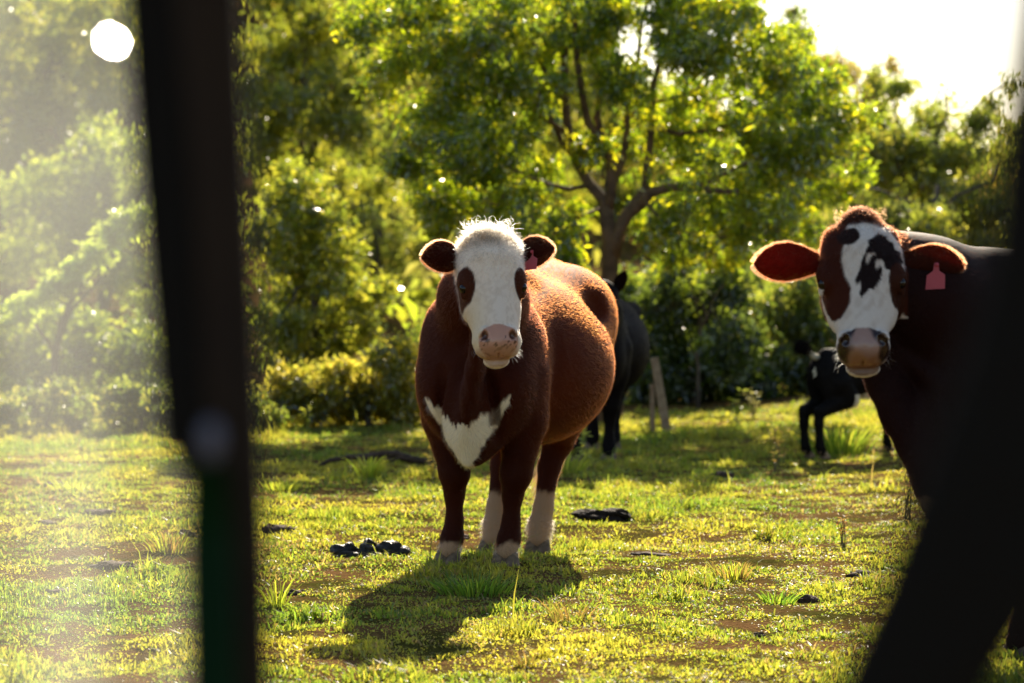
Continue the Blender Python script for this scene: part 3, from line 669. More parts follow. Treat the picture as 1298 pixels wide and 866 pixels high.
# the calf
O4 = np.array([2.69, 17.0, 0.]); O4[2] = float(gz(O4[0], O4[1]))-.01; f4 = unit([.84, .54])
def make_calf():
    root = empty('calf', O4, math.atan2(f4[1], f4[0])); tag(root, 'small black calf with white belly and raised tail, half hidden by the patched cow', 'calf', 'cattle in the paddock')
    s = SDF(); E = lambda c, r, k=.05: s.ell(c, r, k=k)
    E((-.33, 0, .56), (.34, .145, .155)); E((-.02, 0, .57), (.18, .125, .165)); E((-.58, 0, .595), (.17, .13, .14))
    s.cone((0, 0, .69), (-.62, 0, .70), .045, .05, .06)
    for g in (1, -1): E((-.60, g*.07, .52), (.12, .065, .17)); E((.0, g*.08, .55), (.09, .06, .16))
    s.cone((.05, 0, .63), (.30, 0, .72), .10, .065, .06)
    # lowered head reaching forward
    s.ell((.36, 0, .74), (.09, .065, .08), k=.04); s.cone((.38, 0, .72), (.54, 0, .62), .055, .036, .03); s.ell((.56, 0, .61), (.035, .038, .032), k=.02)
    for g in (1, -1):
        s.chain([(0, g*.08, .50), (-.01, g*.075, .40), (.0, g*.07, .27), (-.01, g*.07, .14), (-.005, g*.07, .09), (.01, g*.07, .05)], [.065, .045, .034, .020, .026, .026], .02)
        s.chain([(-.58, g*.075, .52), (-.50, g*.085, .42), (-.745, g*.08, .325), (-.755, g*.08, .25), (-.745, g*.08, .13), (-.74, g*.08, .08), (-.72, g*.08, .05)], [.10, .075, .040, .030, .024, .029, .028], .02)
    V, Qd = s.mesh(np.arange(-.85, .68, .010), np.arange(-.24, .24, .010), np.arange(-.0, .9, .010)); Nn = normals(V, Qd)
    def colr(p):
        c = np.tile(np.array([.008, .006, .005]), (len(p), 1)); j = n3(p, 22, 5)
        belly = (p[:, 2] < .44+j*.05)*(p[:, 0] > -.50)*(p[:, 0] < -.05); c = mix(c, (.72, .62, .45), belly.astype(float))
        rump = (p[:, 0] < -.742)*(p[:, 2] > .40)*(np.abs(p[:, 1]+.03) < .02+j*.05); return mix(c, (.78, .70, .50), rump.astype(float))
    mesh_np('body', V, Qd, 4, M['hide'], root, colr(V))
    n = 14000; f, pt = sample_faces(V, Qd, n); nr = Nn[Qd[f, 0]]
    fur_curves('fur', pt, nr*.6+np.array([-.6, 0, -.4])+RNG.normal(size=(n, 3))*.25, RNG.uniform(.012, .024, n), np.full(n, .0009), colr(pt)*1.2, M['blackfur'], root, 3)
    m = MB().tube([(-.70, 0, .69), (-.745, 0, .705), (-.785, .0, .735), (-.79, .02, .77)], [.028, .022, .018, .016], 8); t = m.build('tail', M['hide'], root)
    a = t.data.attributes.new('col', 'FLOAT_COLOR', 'POINT'); a.data.foreach_set('color', np.tile([.5, .45, .32, 1], len(t.data.vertices)).astype(np.float32))
    n = 900; R0 = np.array([(-.775, 0, .75)]*n)+RNG.normal(size=(n, 3))*.02+RNG.random((n, 1))*np.array([[-.06, .02, .02]])
    fur_curves('tail_switch', R0, np.array([-.9, .2, .12])+RNG.normal(size=(n, 3))*.5, RNG.uniform(.03, .07, n), np.full(n, .0012), np.tile([.012, .009, .008], (n, 1)), M['blackfur'], t, 4, .2, .2)
    for p in ((.01, .07), (.01, -.07), (-.72, .08), (-.72, -.08)):
        o = mesh_np('hoof', HOOF[0]*.62, HOOF[1], 4, M['horn'], root); o.location = (*p, 0)
    for g in (1, -1):
        make_ear(root, np.array([.31, g*.06, .77]), (-.3, g*.9, .1), (0, 0, 1.*g), .12, .035, .7, (.03, .012, .01), (.02, .01, .008), (.04, .025, .018), 500, .012)
make_calf()
# ---------------------------------------------------------------- foliage
def leaves_np(C, D, Up, L, Wd, fold=.25):
    """leaf rhombi folded on the midrib: C base, D direction, Up normal"""
    D = unit(D); sd = unit(np.cross(D, Up)); nn = np.cross(sd, D); L = L[:, None]; Wd = Wd[:, None]
    mid = C+D*L*.45-nn*L*.04
    a = C; b = mid+sd*Wd+nn*Wd*fold; c = C+D*L-nn*L*.16; d = mid-sd*Wd+nn*Wd*fold
    V = np.stack([a, b, c, d], 1).reshape(-1, 3); i = np.arange(len(C))*4
    T = np.stack([np.stack([i, i+1, i+2], 1), np.stack([i, i+2, i+3], 1)], 1).reshape(-1, 3)
    return V, T
def crown_leaves(blobs, nleaf, ll, lw, cols, per=14, spread=.11, droop=.5, surf=2.2, colvar=.25):
    """blobs: list of (centre, radii, weight)"""
    B = np.array([b[0] for b in blobs]); R = np.array([np.broadcast_to(b[1], 3) for b in blobs])
    w = np.array([np.prod(r)**.7*(b[2] if len(b) > 2 else 1) for b, r in zip(blobs, R)]); w = w/w.sum()
    nc = nleaf//per; k = RNG.choice(len(B), nc, p=w)
    d = unit(RNG.normal(size=(nc, 3))); rr = RNG.random(nc)**(1/surf); C = B[k]+d*rr[:, None]*R[k]
    ns = max(nc//16, 4); ks = RNG.choice(len(B), ns, p=w); ds = unit(RNG.normal(size=(ns, 3))); SC = B[ks]+ds*(RNG.random(ns)**(1/3.2))[:, None]*R[ks]
    pick = RNG.integers(0, ns, nc); sn = RNG.random(nc) < .72
    C = np.where(sn[:, None], SC[pick]+RNG.normal(size=(nc, 3))*R[ks[pick]]*np.array([.17, .17, .11]), C)
    tw = unit(d*.8+RNG.normal(size=(nc, 3))*.5+np.array([0, 0, .25]))
    cc = np.array(cols)[RNG.integers(0, len(cols), nc)]*RNG.uniform(1-colvar, 1+colvar, (nc, 1))
    Cl = np.repeat(C, per, 0); t = RNG.random((len(Cl), 1)); T = np.repeat(tw, per, 0)
    pos = Cl+T*(t-.5)*spread*2.6+RNG.normal(size=Cl.shape)*spread*.45
    D = unit(T*.6+RNG.normal(size=Cl.shape)*.75+np.array([0, 0, -droop]))
    Up = unit(RNG.normal(size=Cl.shape)*.8+np.array([0, 0, .8]))
    n = len(Cl); L = ll*RNG.uniform(.45, 1.4, n); Wd = lw*.5*RNG.uniform(.7, 1.2, n)
    V, Tt = leaves_np(pos, D, Up, L, Wd)
    col = np.repeat(np.repeat(cc, per, 0)*RNG.uniform(.85, 1.15, (n, 1)), 4, 0)
    return V, Tt, np.clip(col, 0, 1), C
def wander(a, b, n=7, amp=.06):
    a = np.array(a, float); b = np.array(b, float); t = np.linspace(0, 1, n)[:, None]; L = np.linalg.norm(b-a)
    o = RNG.normal(size=(n, 3))*amp*L*.35; o[0] = 0; o[-1] = 0
    return a+(b-a)*t+o+np.array([0, 0, .08*L])*np.sin(t*3.14)
def tree(name, label, cat, base, blobs, nleaf, ll, lw, cols, group=None, trunk_r=.12, mat='farleaf', bark='darkbark', limbs=7, **kw):
    base = np.array(base, float); base[2] = float(gz(base[0], base[1]))-.05
    root = empty(name, base); tag(root, label, cat, group)
    bl = [(np.array(b[0])-base,)+tuple(b[1:]) for b in blobs]
    V, T, C, cc = crown_leaves(bl, nleaf, ll, lw, cols, **kw)
    cr = mesh_np('crown' if cat == 'tree' else 'foliage', V, T, 3, M[mat], root, C, smooth=False); tag(cr, kind='stuff')
    B = np.array([b[0] for b in bl]); top = B[np.argmax(B[:, 2])].copy(); mean = B.mean(0)
    tp = wander((0, 0, 0), (mean[0]*.8, mean[1]*.8, top[2]*.8), 8, .05); rad = np.linspace(trunk_r, trunk_r*.35, 8)
    MB().tube(tp, rad, 8, wob=.06).build('trunk', M[bark], root)
    order = RNG.permutation(len(bl))[:limbs]
    for i in order:
        j = RNG.integers(2, 7); p = wander(tp[j], B[i], 6, .12); MB().tube(p, np.linspace(rad[j]*.6, .012, 6), 5).build('limb', M[bark], root)
    return root
def pb(px, py, d, r, w=1, ry=None, rz=None):
    """blob whose centre is seen at px, py at distance d; r radius in photograph pixels"""
    R = r/F*d; return (P(px, py, d), (R, (ry or 1.)*R, (rz or 1.)*R), w)

GREEN = [(.045, .085, .015), (.06, .11, .016), (.035, .07, .014), (.08, .13, .02)]
YEL = [(.065, .10, .018), (.05, .085, .016), (.085, .12, .022), (.035, .065, .014)]
OLIVE = [(.05, .085, .025), (.062, .10, .03), (.038, .07, .02), (.08, .11, .035)]
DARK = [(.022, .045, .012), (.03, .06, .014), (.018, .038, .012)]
DRY = [(.09, .10, .04), (.075, .09, .035), (.10, .105, .035)]

# main tree: trunk and limbs follow the photograph, at 22 m
TD = 22.
def main_tree():
    b0 = P(772, 345, TD); base = np.array([b0[0], b0[1], float(gz(b0[0], b0[1]))-.05])
    root = empty('broadleaf_tree', base); tag(root, 'big broadleaf tree with forked brown trunk behind the big brown cow', 'tree')
    ln = lambda pts: np.array([P(x, y, TD+dd)-base for x, y, dd in pts])
    MB().tube(np.r_[[(0, 0, 0), (0.02, 0, .4), (.0, 0, .9)], ln([(773, 345, 0), (774, 310, 0), (770, 285, 0), (768, 262, 0)])], [.14, .105, .085, .078, .074, .072, .066], 12, wob=.05).build('trunk', M['bark'], root)
    limbs = [
        ([(776, 325, 0), (782, 298, -.02), (795, 272, -.05), (808, 262, -.1), (825, 245, -.2), (850, 238, -.3), (880, 238, -.5), (905, 242, -.6), (935, 243, -.8)], .085, .03),
        ([(769, 275, 0), (766, 255, 0), (748, 235, .05), (732, 208, .1), (722, 180, .1), (718, 150, .15), (716, 110, .2), (716, 60, .2), (715, 0, .3), (716, -50, .3)], .065, .035),
        ([(770, 270, 0), (776, 235, -.05), (774, 205, -.1), (762, 180, -.1), (745, 155, -.15), (738, 120, -.2), (732, 80, -.2), (728, 20, -.3), (722, -40, -.3)], .06, .03),
        ([(733, 205, .1), (712, 180, .2), (700, 150, .25), (672, 130, .3), (655, 105, .4), (640, 60, .5), (632, 10, .5)], .04, .012),
        ([(720, 170, .1), (690, 150, .0), (660, 120, -.2), (640, 95, -.3), (600, 60, -.5), (560, 40, -.7)], .032, .01),
        ([(776, 225, -.05), (768, 190, -.1), (757, 150, -.1), (760, 120, -.1), (755, 80, 0), (748, 30, 0), (745, -30, .1)], .045, .02),
        ([(800, 265, -.1), (818, 240, .05), (822, 200, .15), (826, 160, .2), (828, 110, .3), (838, 70, .3), (832, 20, .3), (835, -40, .4)], .055, .025),
        ([(778, 230, 0), (790, 200, .2), (795, 160, .25), (793, 120, .3), (808, 85, .4), (812, 40, .4), (822, -10, .5)], .045, .02),
        ([(790, 150, .25), (815, 138, .3), (830, 130, .3), (870, 120, .3), (905, 100, .4)], .03, .01),
        ([(826, 160, .2), (860, 170, .1), (900, 165, 0), (950, 150, -.2), (1000, 140, -.3)], .03, .01),
        ([(880, 238, -.5), (910, 225, -.5), (950, 205, -.5), (1000, 190, -.6), (1040, 170, -.7)], .03, .01),
        ([(748, 235, .05), (720, 240, -.2), (690, 232, -.4), (650, 215, -.5), (600, 200, -.6), (560, 180, -.6)], .028, .01),
        ([(718, 130, .15), (690, 90, -.1), (670, 40, -.2), (660, -10, -.3)], .028, .01),
        ([(655, 105, .4), (610, 95, .4), (560, 85, .4), (500, 70, .4), (460, 60, .4)], .024, .008),
        ([(838, 60, .3), (880, 40, .3), (930, 30, .4), (980, 50, .4)], .025, .008),
        ([(812, 250, -.3), (840, 280, -.5), (880, 300, -.7), (920, 300, -.8)], .02, .008),
        ([(760, 265, 0), (720, 280, -.2), (680, 290, -.4), (640, 300, -.5)], .02, .008),
    ]
    for pts, r0, r1 in limbs:
        MB().tube(ln(pts), np.linspace(r0*.85, r1*.75, len(pts)), 8, wob=.06).build('limb', M['bark'], root)
    B = []
    cl = [(470, 30, 45), (520, 60, 55), (490, 95, 38), (560, 20, 55), (560, 110, 45), (600, 60, 50), (640, 25, 50), (530, 150, 30), (590, 150, 48), (625, 110, 40),
          (560, 215, 42), (600, 200, 50), (640, 180, 45), (530, 190, 25), (590, 255, 42), (640, 240, 42), (560, 250, 35), (690, 215, 35), (680, 265, 40), (625, 290, 42), (660, 310, 35), (700, 300, 35),
          (680, 60, 45), (690, 130, 35), (740, 40, 40), (780, 95, 40), (800, 150, 30), (850, 180, 42), (870, 120, 40), (850, 60, 34), (900, 60, 50), (930, 20, 50), (870, 10, 38),
          (950, 90, 52), (990, 70, 45), (1000, 120, 55), (1040, 110, 40), (1060, 160, 38), (930, 160, 50), (980, 190, 52), (1040, 200, 45), (900, 205, 45), (870, 265, 38), (920, 270, 42), (960, 250, 45), (1010, 250, 45),
          (1060, 235, 34), (1030, 290, 30), (990, 300, 32), (940, 310, 35), (890, 315, 28), (840, 305, 28), (850, 335, 22), (820, 280, 22), (720, 330, 26), (740, 270, 20), (750, 180, 25), (820, 210, 25),
          (760, -20, 50), (620, -30, 55), (850, -40, 50), (540, -30, 45), (940, -30, 45), (690, -25, 50), (745, 10, 35), (790, 30, 32), (860, 20, 40), (560, 270, 35), (500, 215, 22), (1085, 215, 22), (1075, 120, 20), (1010, 45, 25)]
    for x, y, r in cl:
        for q in range(2):
            c, R, w = pb(x+random.uniform(-12, 12), y+random.uniform(-10, 10), TD+random.uniform(-1.3, 1.3), r*.92, 1, 1.5, .85); B.append((c-base, R, w))
    V, T, C, _ = crown_leaves(B, 84000, .078, .038, [(.04, .085, .012), (.055, .11, .014), (.03, .065, .012), (.085, .13, .016), (.022, .055, .014)], per=9, spread=.07, droop=.55, surf=1.9, colvar=.3)
    cr = mesh_np('crown', V, T, 3, M['leaf'], root, C, smooth=False); tag(cr, kind='stuff')
    # twigs to leaf clumps
    m = MB()
    for c, R, w in B[::2]:
        for q in range(3):
            a = c+RNG.normal(size=3)*np.array(R)*.5; m.tube(wander(c-np.array([0, 0, .08]), a, 4, .15), [.009, .007, .005, .003], 4, cap=False)
    tag(m.build('twigs', M['bark'], root), kind='stuff')
main_tree()

def multi(xy_r, d, dj=.6, w=1, ry=1.2, rz=.9):
    return [pb(x, y, d+random.uniform(-dj, dj), r, w, ry, rz) for x, y, r in xy_r]
G1 = 'shrubs and trees along the paddock edge'
# sunlit shrubs between the window post and the big brown cow
tree('shrub', 'tall pale green shrub directly right of the dark window post', 'shrub', P(400, 500, 25), multi([(370, 250, 50), (400, 300, 50), (360, 340, 50), (430, 330, 50), (470, 370, 32), (420, 390, 55), (350, 420, 45), (400, 450, 45), (460, 410, 30), (345, 290, 30)], 25), 16000, .08, .045, YEL, G1, .06, per=10, spread=.08)
for q_, (px_, lb_) in enumerate([(-60, 'at the frame edge'), (60, 'below the arching branch'), (180, 'left against the window post'), (290, 'behind the window post')]):
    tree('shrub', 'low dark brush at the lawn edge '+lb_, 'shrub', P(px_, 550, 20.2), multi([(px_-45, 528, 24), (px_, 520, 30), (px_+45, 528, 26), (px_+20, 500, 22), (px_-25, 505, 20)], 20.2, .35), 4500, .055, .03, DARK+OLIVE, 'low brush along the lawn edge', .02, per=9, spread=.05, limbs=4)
tree('shrub', 'low bushy shrub at the lawn edge left of the big brown cow', 'shrub', P(470, 540, 21.3), multi([(380, 500, 38), (430, 490, 40), (480, 490, 42), (520, 500, 38), (500, 460, 30), (545, 505, 28), (340, 510, 30), (400, 520, 22), (450, 520, 24), (500, 522, 22)], 21.3, .4), 15000, .07, .04, [(.08, .11, .025), (.06, .09, .022), (.10, .125, .035)], G1, .04, per=10, spread=.07)
tree('tree', 'yellow green young tree above the tall shrub by the window post', 'tree', P(385, 500, 38), multi([(340, 60, 45), (390, 50, 50), (350, 130, 50), (400, 130, 50), (440, 170, 45), (330, 190, 45), (380, 210, 45), (450, 110, 35), (420, 230, 38), (470, 240, 28), (430, 20, 40), (360, -10, 45)], 38, 1), 15000, .13, .065, YEL, G1, .09, per=10, spread=.12)
tree('tree', 'dull olive tree behind the left side of the big tree', 'tree', P(480, 500, 43), multi([(440, 280, 50), (480, 240, 40), (500, 300, 50), (470, 180, 40), (520, 360, 45), (450, 350, 40), (540, 300, 35), (500, 150, 40), (545, 420, 30), (460, 90, 40)], 43, 1.2), 11000, .13, .065, OLIVE, G1, .09, per=9, spread=.13)
# left of the post, seen through the windscreen
tree('tree', 'tall tree at the far left, seen through the hazy glass', 'tree', P(40, 500, 48), multi([(-20, 40, 70), (50, 20, 70), (110, 50, 60), (30, 110, 60), (150, 20, 60), (-30, 160, 60), (80, 150, 50), (20, 220, 60), (200, 60, 50), (130, 120, 40)], 48, 2), 15000, .17, .085, YEL, G1, .15, per=9, spread=.18)
tree('tree', 'dark leafy tree behind the arching shrub at the left', 'tree', P(120, 500, 36), multi([(60, 250, 60), (130, 220, 55), (180, 260, 50), (110, 300, 60), (170, 340, 50), (220, 200, 50), (240, 300, 50), (30, 320, 50), (130, 180, 40), (250, 120, 50), (210, 400, 50)], 36, 1.2), 15000, .12, .06, GREEN, G1, .12, per=9, spread=.13)
tree('shrub', 'arching shrub whose sunlit branch rises to the window post', 'shrub', P(60, 530, 25), multi([(0, 410, 16), (25, 395, 17), (50, 375, 17), (75, 360, 18), (100, 345, 18), (125, 325, 18), (145, 300, 20), (165, 280, 20), (190, 270, 16), (215, 262, 14)], 24.5, .15, 1, 1, .8), 4200, .075, .045, [(.10, .18, .05), (.085, .15, .04)], G1, .05, per=8, spread=.05, limbs=10)
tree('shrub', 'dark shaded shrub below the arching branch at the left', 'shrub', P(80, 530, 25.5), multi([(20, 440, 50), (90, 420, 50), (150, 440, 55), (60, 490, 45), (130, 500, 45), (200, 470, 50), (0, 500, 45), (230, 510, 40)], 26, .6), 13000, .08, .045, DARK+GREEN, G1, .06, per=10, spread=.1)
tree('shrub', 'small bright shrub low at the far left edge', 'shrub', P(30, 545, 23.5), multi([(10, 520, 20), (35, 528, 16), (-15, 525, 22)], 23.5, .2), 1500, .06, .035, YEL, G1, .02, per=8, spread=.05, limbs=3)
# dark understory right of the black cow
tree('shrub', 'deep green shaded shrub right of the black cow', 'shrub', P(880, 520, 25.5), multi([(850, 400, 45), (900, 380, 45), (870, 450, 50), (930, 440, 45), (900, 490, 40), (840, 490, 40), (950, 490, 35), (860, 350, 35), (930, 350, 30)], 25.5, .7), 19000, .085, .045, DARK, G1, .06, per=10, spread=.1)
tree('shrub', 'sapling with a few sunlit leaves in the dark gap under the big tree', 'shrub', P(885, 520, 24.5), multi([(875, 360, 14), (905, 330, 14), (888, 430, 12), (860, 320, 14), (930, 345, 12), (880, 395, 10)], 24.3, .2), 800, .085, .05, GREEN, G1, .02, per=7, spread=.05, limbs=5)
tree('shrub', 'grey olive shrub left of the patched cow and above the calf', 'shrub', P(1000, 510, 26.5), multi([(970, 410, 40), (1010, 390, 42), (1040, 430, 40), (990, 460, 42), (1030, 480, 38), (960, 500, 32), (1020, 350, 28), (1070, 400, 40), (1070, 470, 40)], 26.5, .6), 16000, .08, .04, OLIVE+DARK, G1, .05, per=10, spread=.09)
tree('shrub', 'mid green shrub filling the gap behind the black cow', 'shrub', P(760, 520, 27), multi([(720, 400, 50), (770, 420, 50), (810, 380, 45), (800, 460, 45), (740, 480, 45), (690, 440, 45), (640, 400, 50), (600, 420, 50), (560, 440, 45), (580, 480, 40), (650, 480, 40)], 27.5, .8), 19000, .10, .05, DARK+GREEN, G1, .07, per=10, spread=.12)
# right side
tree('tree', 'airy tree with thin twigs against the sky at upper right', 'tree', P(1170, 480, 31), multi([(1110, 150, 28), (1130, 120, 22), (1150, 180, 35), (1100, 200, 35), (1180, 150, 28), (1190, 210, 38), (1130, 240, 40), (1200, 120, 16), (1215, 170, 24), (1240, 150, 14), (1260, 125, 10), (1280, 105, 8), (1170, 260, 40), (1230, 210, 28), (1110, 105, 12), (1270, 170, 14)], 31, .7), 13000, .10, .045, [(.05, .09, .02), (.06, .105, .025), (.08, .11, .03)], G1, .08, per=8, spread=.10, limbs=15)
tree('tree', 'bushy olive tree behind the ears of the patched cow', 'tree', P(1150, 490, 29), multi([(1080, 290, 40), (1130, 280, 40), (1100, 340, 45), (1180, 300, 45), (1230, 260, 45), (1240, 320, 45), (1290, 260, 40), (1150, 350, 45), (1290, 200, 34), (1320, 300, 45), (1065, 240, 25), (1320, 170, 35)], 29, .8), 17000, .09, .04, OLIVE+YEL, G1, .08, per=9, spread=.1)
tree('tree', 'thin pale tree between the big tree and the airy tree', 'tree', P(1090, 480, 40), multi([(1080, 180, 30), (1095, 130, 22), (1110, 100, 14), (1090, 230, 35), (1130, 85, 10), (1075, 300, 35), (1060, 90, 20)], 40, 1), 6000, .13, .06, [(.10, .12, .05), (.08, .10, .04)], G1, .09, per=8, spread=.14)
def far_conifer():
    b = P(1010, 380, 90); b[2] = float(gz(b[0], b[1]))
    bl = [pb(1010, 12, 90, 12, 1, 1, .7), pb(1004, 30, 90, 8, 1, 1, .6), pb(1014, 50, 90, 16, 1, 1, .7), pb(1006, 75, 90, 20), pb(1015, 100, 90, 24), pb(1005, 130, 90, 26)]
    tree('tree', 'tall thin distant tree poking above the big tree against the sky', 'tree', b, bl, 3500, .3, .14, [(.05, .08, .04), (.04, .06, .03)], 'distant trees', .15, per=8, spread=.25, limbs=6)
far_conifer()
# second row of trees up the hillside
rows = [(-60, 66, 6), (60, 60, 7), (180, 70, 8), (260, 60, 6.5), (330, 74, 8), (420, 64, 7), (520, 72, 8), (600, 62, 6.), (690, 74, 6.5), (780, 64, 4.6), (870, 72, 4.2), (950, 62, 3.6), (1040, 70, 3.4), (1130, 64, 3.2), (1220, 72, 3.4), (1310, 62, 3.2)]
place = ['at the far left', 'left of centre behind the glass', 'behind the window post', 'near the window post', 'above the lawn at left', 'left behind the shrubs', 'behind the left part of the big tree', 'behind the white faced cow', 'behind the trunk', 'behind the right limbs', 'behind the dark gap', 'right of the big trunk', 'behind the calf', 'above the patched cow', 'behind the airy tree', 'at the far right']
kinds = [('pale green', YEL), ('dull olive', OLIVE), ('deep green', GREEN), ('dry looking', DRY)]
for i, (px, d, h) in enumerate(rows):
    b = P(px, 480, d); b[2] = float(gz(b[0], b[1])); kn, kc = kinds[i % 3 if i % 5 else 3]
    bl = []
    for q in range(12):
        a = random.uniform(0, 6.28); rr = random.uniform(.2, 2.4); zz = random.uniform(.5, h)
        bl.append((b+np.array([math.cos(a)*rr, math.sin(a)*rr, zz]), np.array([1.1, 1.1, .8])*random.uniform(.7, 1.2), 1))
    tree('tree', f'{kn} hillside tree {place[i]}, blurred', 'tree', b, bl, 9000, .20, .10, kc, 'trees up the hillside', .16, per=9, spread=.24)
# the wood on the hill reads as one mass
def far_wood():
    bl = []
    for q in range(420):
        y = random.uniform(66, 150); x = random.uniform(-.36*y, .12*y) if q % 4 else random.uniform(.1*y, .36*y)
        z = float(gz(x, y)); r = random.uniform(1.6, 3.2); bl.append((np.array([x, y, z+r*.6]), np.array([r*1.3, r*1.3, r]), 1))
    for q in range(120):
        y = random.uniform(34, 62); x = random.uniform(-.3*y, .3*y); z = float(gz(x, y)); r = random.uniform(.7, 1.2); bl.append((np.array([x, y, z+r*.5]), np.array([r*1.4, r*1.4, r]), .8))
    V, T, C, _ = crown_leaves(bl, 120000, .42, .24, GREEN+OLIVE+YEL, per=8, spread=.5, surf=2.6)
    tag(mesh_np('distant_wood', V, T, 3, M['farleaf'], None, C, smooth=False), 'mixed green woodland covering the hillside far behind the paddock', 'woodland', kind='stuff')
far_wood()
# ---------------------------------------------------------------- grass
def dirt(x, y):
    """0 lush .. 1 bare"""
    a = fbm(x, y*.6, 1.1, 21, 3); b = fbm(x, y, 4, 31, 2); return np.clip((a*.7+b*.5-.56)*3.6, 0, 1)
def grass():
    n = 600000; ys = np.linspace(5.2, 24, 200); dens = (8/ys)**1.25*(ys*.5+.8); y = np.interp(RNG.random(n), np.cumsum(dens)/dens.sum(), ys)+RNG.uniform(-.05, .05, n)
    x = RNG.uniform(-1, 1, n)*(y*.25+.4)
    dr = dirt(x, y); keep = RNG.random(n) > dr*.22; x, y, dr = x[keep], y[keep], dr[keep]; n = len(x)
    cl = fbm(x, y, 3.2, 41, 3); lush = sstep(.45, .75, cl)
    hc = fbm(x, y, 9, 47, 2); h = (.014+.022*lush)*(.5+1.5*sstep(.35, .8, hc))*RNG.uniform(.5, 1.5, n)*(1-.5*dr)*(1+.5*sstep(14, 22, y)); h *= np.where(RNG.random(n) < .012, 2.4, 1)
    broad = RNG.random(n) < .30; w = np.where(broad, .0058, .0030)*RNG.uniform(.7, 1.3, n)*(y/9)**.45; h = np.where(broad, h*.6, h)
    th = RNG.uniform(0, 6.283, n); ld = np.stack([np.cos(th), np.sin(th), 0*th], 1); lean = dr*.7+np.where(broad, RNG.uniform(.7, 1.6, n), RNG.uniform(.1, .95, n))
    ph = RNG.uniform(0, 6.283, n); sd = np.stack([np.cos(ph), np.sin(ph), 0*ph], 1)
    b = np.stack([x, y, gz(x, y)-.003], 1); up = np.array([0, 0, 1.])
    m = b+(up*.55+ld*(lean*.25)[:, None])*h[:, None]; t = b+(up*(1-.28*lean)[:, None]+ld*lean[:, None]*.9)*h[:, None]
    V = np.stack([b-sd*w[:, None], b+sd*w[:, None], m+sd*w[:, None]*.9, m-sd*w[:, None]*.9, t], 1).reshape(-1, 3)
    i = np.arange(n)*5; T = np.stack([np.stack([i, i+1, i+2], 1), np.stack([i, i+2, i+3], 1), np.stack([i+3, i+2, i+4], 1)], 1).reshape(-1, 3)
    c1_, c2_, c3_ = np.array([.06, .11, .018]), np.array([.175, .185, .032]), np.array([.16, .135, .065])
    u = np.clip(fbm(x, y, 1.3, 51, 3)*1.8-.36+RNG.normal(size=n)*.28, 0, 1)[:, None]; c = c1_*(1-u)+c2_*u
    dry = (RNG.random(n) < .03+.30*dr)[:, None]; c = np.where(dry, c3_*RNG.uniform(.6, 1.2, (n, 1)), c*RNG.uniform(.7, 1.3, (n, 1)))
    C = np.repeat(c, 5, 0)
    tag(mesh_np('grass', V, T, 3, M['grass'], None, C, smooth=False), 'short yellow green pasture grass with dry blades covering the paddock', 'grass', kind='stuff')
grass()
def tuft(name, label, x, y, n, h, r, cols, w=.004, group=None, stalk=0, lean=.5):
    z = float(gz(x, y)); root = empty(name, (x, y, z-.004)); tag(root, label, 'plant', group)
    th = RNG.uniform(0, 6.283, n); rr = r*RNG.random(n)**.6; b = np.stack([np.cos(th)*rr, np.sin(th)*rr, 0*rr], 1)
    out = np.stack([np.cos(th), np.sin(th), 0*th], 1)*(rr/r*lean+.1)[:, None]+RNG.normal(size=(n, 3))*np.array([.18, .18, 0])
    hh = h*RNG.uniform(.5, 1.1, n); ph = RNG.uniform(0, 6.283, n); sd = np.stack([np.cos(ph), np.sin(ph), 0*ph], 1)*w
    up = np.array([0, 0, 1.]); P1 = b+(up*.45+out*.3)*hh[:, None]; P2 = b+(up*.78+out*.75)*hh[:, None]; P3 = b+(up*.9+out*1.25)*hh[:, None]
    V = np.stack([b-sd, b+sd, P1+sd, P1-sd, P2+sd*.7, P2-sd*.7, P3], 1).reshape(-1, 3); i = np.arange(n)*7
    T = np.concatenate([np.stack([i+a, i+b_, i+c], 1) for a, b_, c in ((0, 1, 2), (0, 2, 3), (3, 2, 4), (3, 4, 5), (5, 4, 6))])
    C = np.repeat(np.array(cols)[RNG.integers(0, len(cols), n)]*RNG.uniform(.7, 1.3, (n, 1)), 7, 0)
    tag(mesh_np('blades', V, T, 3, M['grass'], root, C, smooth=False), kind='stuff')
    return root
def weed(label, px, py, d, hpx, nst, cols, leaf=.03, name='weed', spread=.35, nl=9):
    b = P(px, py, d); z = float(gz(b[0], b[1])); h = hpx/F*d; root = empty(name, (b[0], b[1], z-.003)); tag(root, label, 'plant', 'weeds in the pasture')
    C = []; D = []
    for k in range(nst):
        a = random.uniform(0, 6.28); l = random.uniform(.55, 1.05)*h; tip = np.array([math.cos(a)*spread*l*random.random(), math.sin(a)*spread*l*random.random(), l])
        p = wander((RNG.normal()*.01, RNG.normal()*.01, 0), tip, 6, .08); MB().tube(p, np.linspace(.0028, .001, 6), 4, cap=False).build('stem', M['stem'], root)
        for q in range(nl):
            t = random.uniform(.2, 1)*5; i = min(int(t), 4); c = p[i]*(1-(t-i))+p[i+1]*(t-i); aa = random.uniform(0, 6.28); C.append(c); D.append((math.cos(aa), math.sin(aa), random.uniform(-.2, .9)))
    C = np.array(C); D = np.array(D); n = len(C)
    V, T = leaves_np(C, D, np.tile([0, 0, 1.], (n, 1))+RNG.normal(size=(n, 3))*.3, leaf*RNG.uniform(.6, 1.3, n), leaf*.28*RNG.uniform(.7, 1.3, n))
    tag(mesh_np('leaves', V, T, 3, M['grass'], root, np.repeat(np.array(cols)[RNG.integers(0, len(cols), n)], 4, 0), smooth=False), kind='stuff')
M['stem'] = pbr('weed_stem', (.14, .12, .04), .7)
def gd(px, py): # distance at which the ground is seen at this pixel
    r = P(px, py, 1.)-CAM; return -CAMZ/r[2]
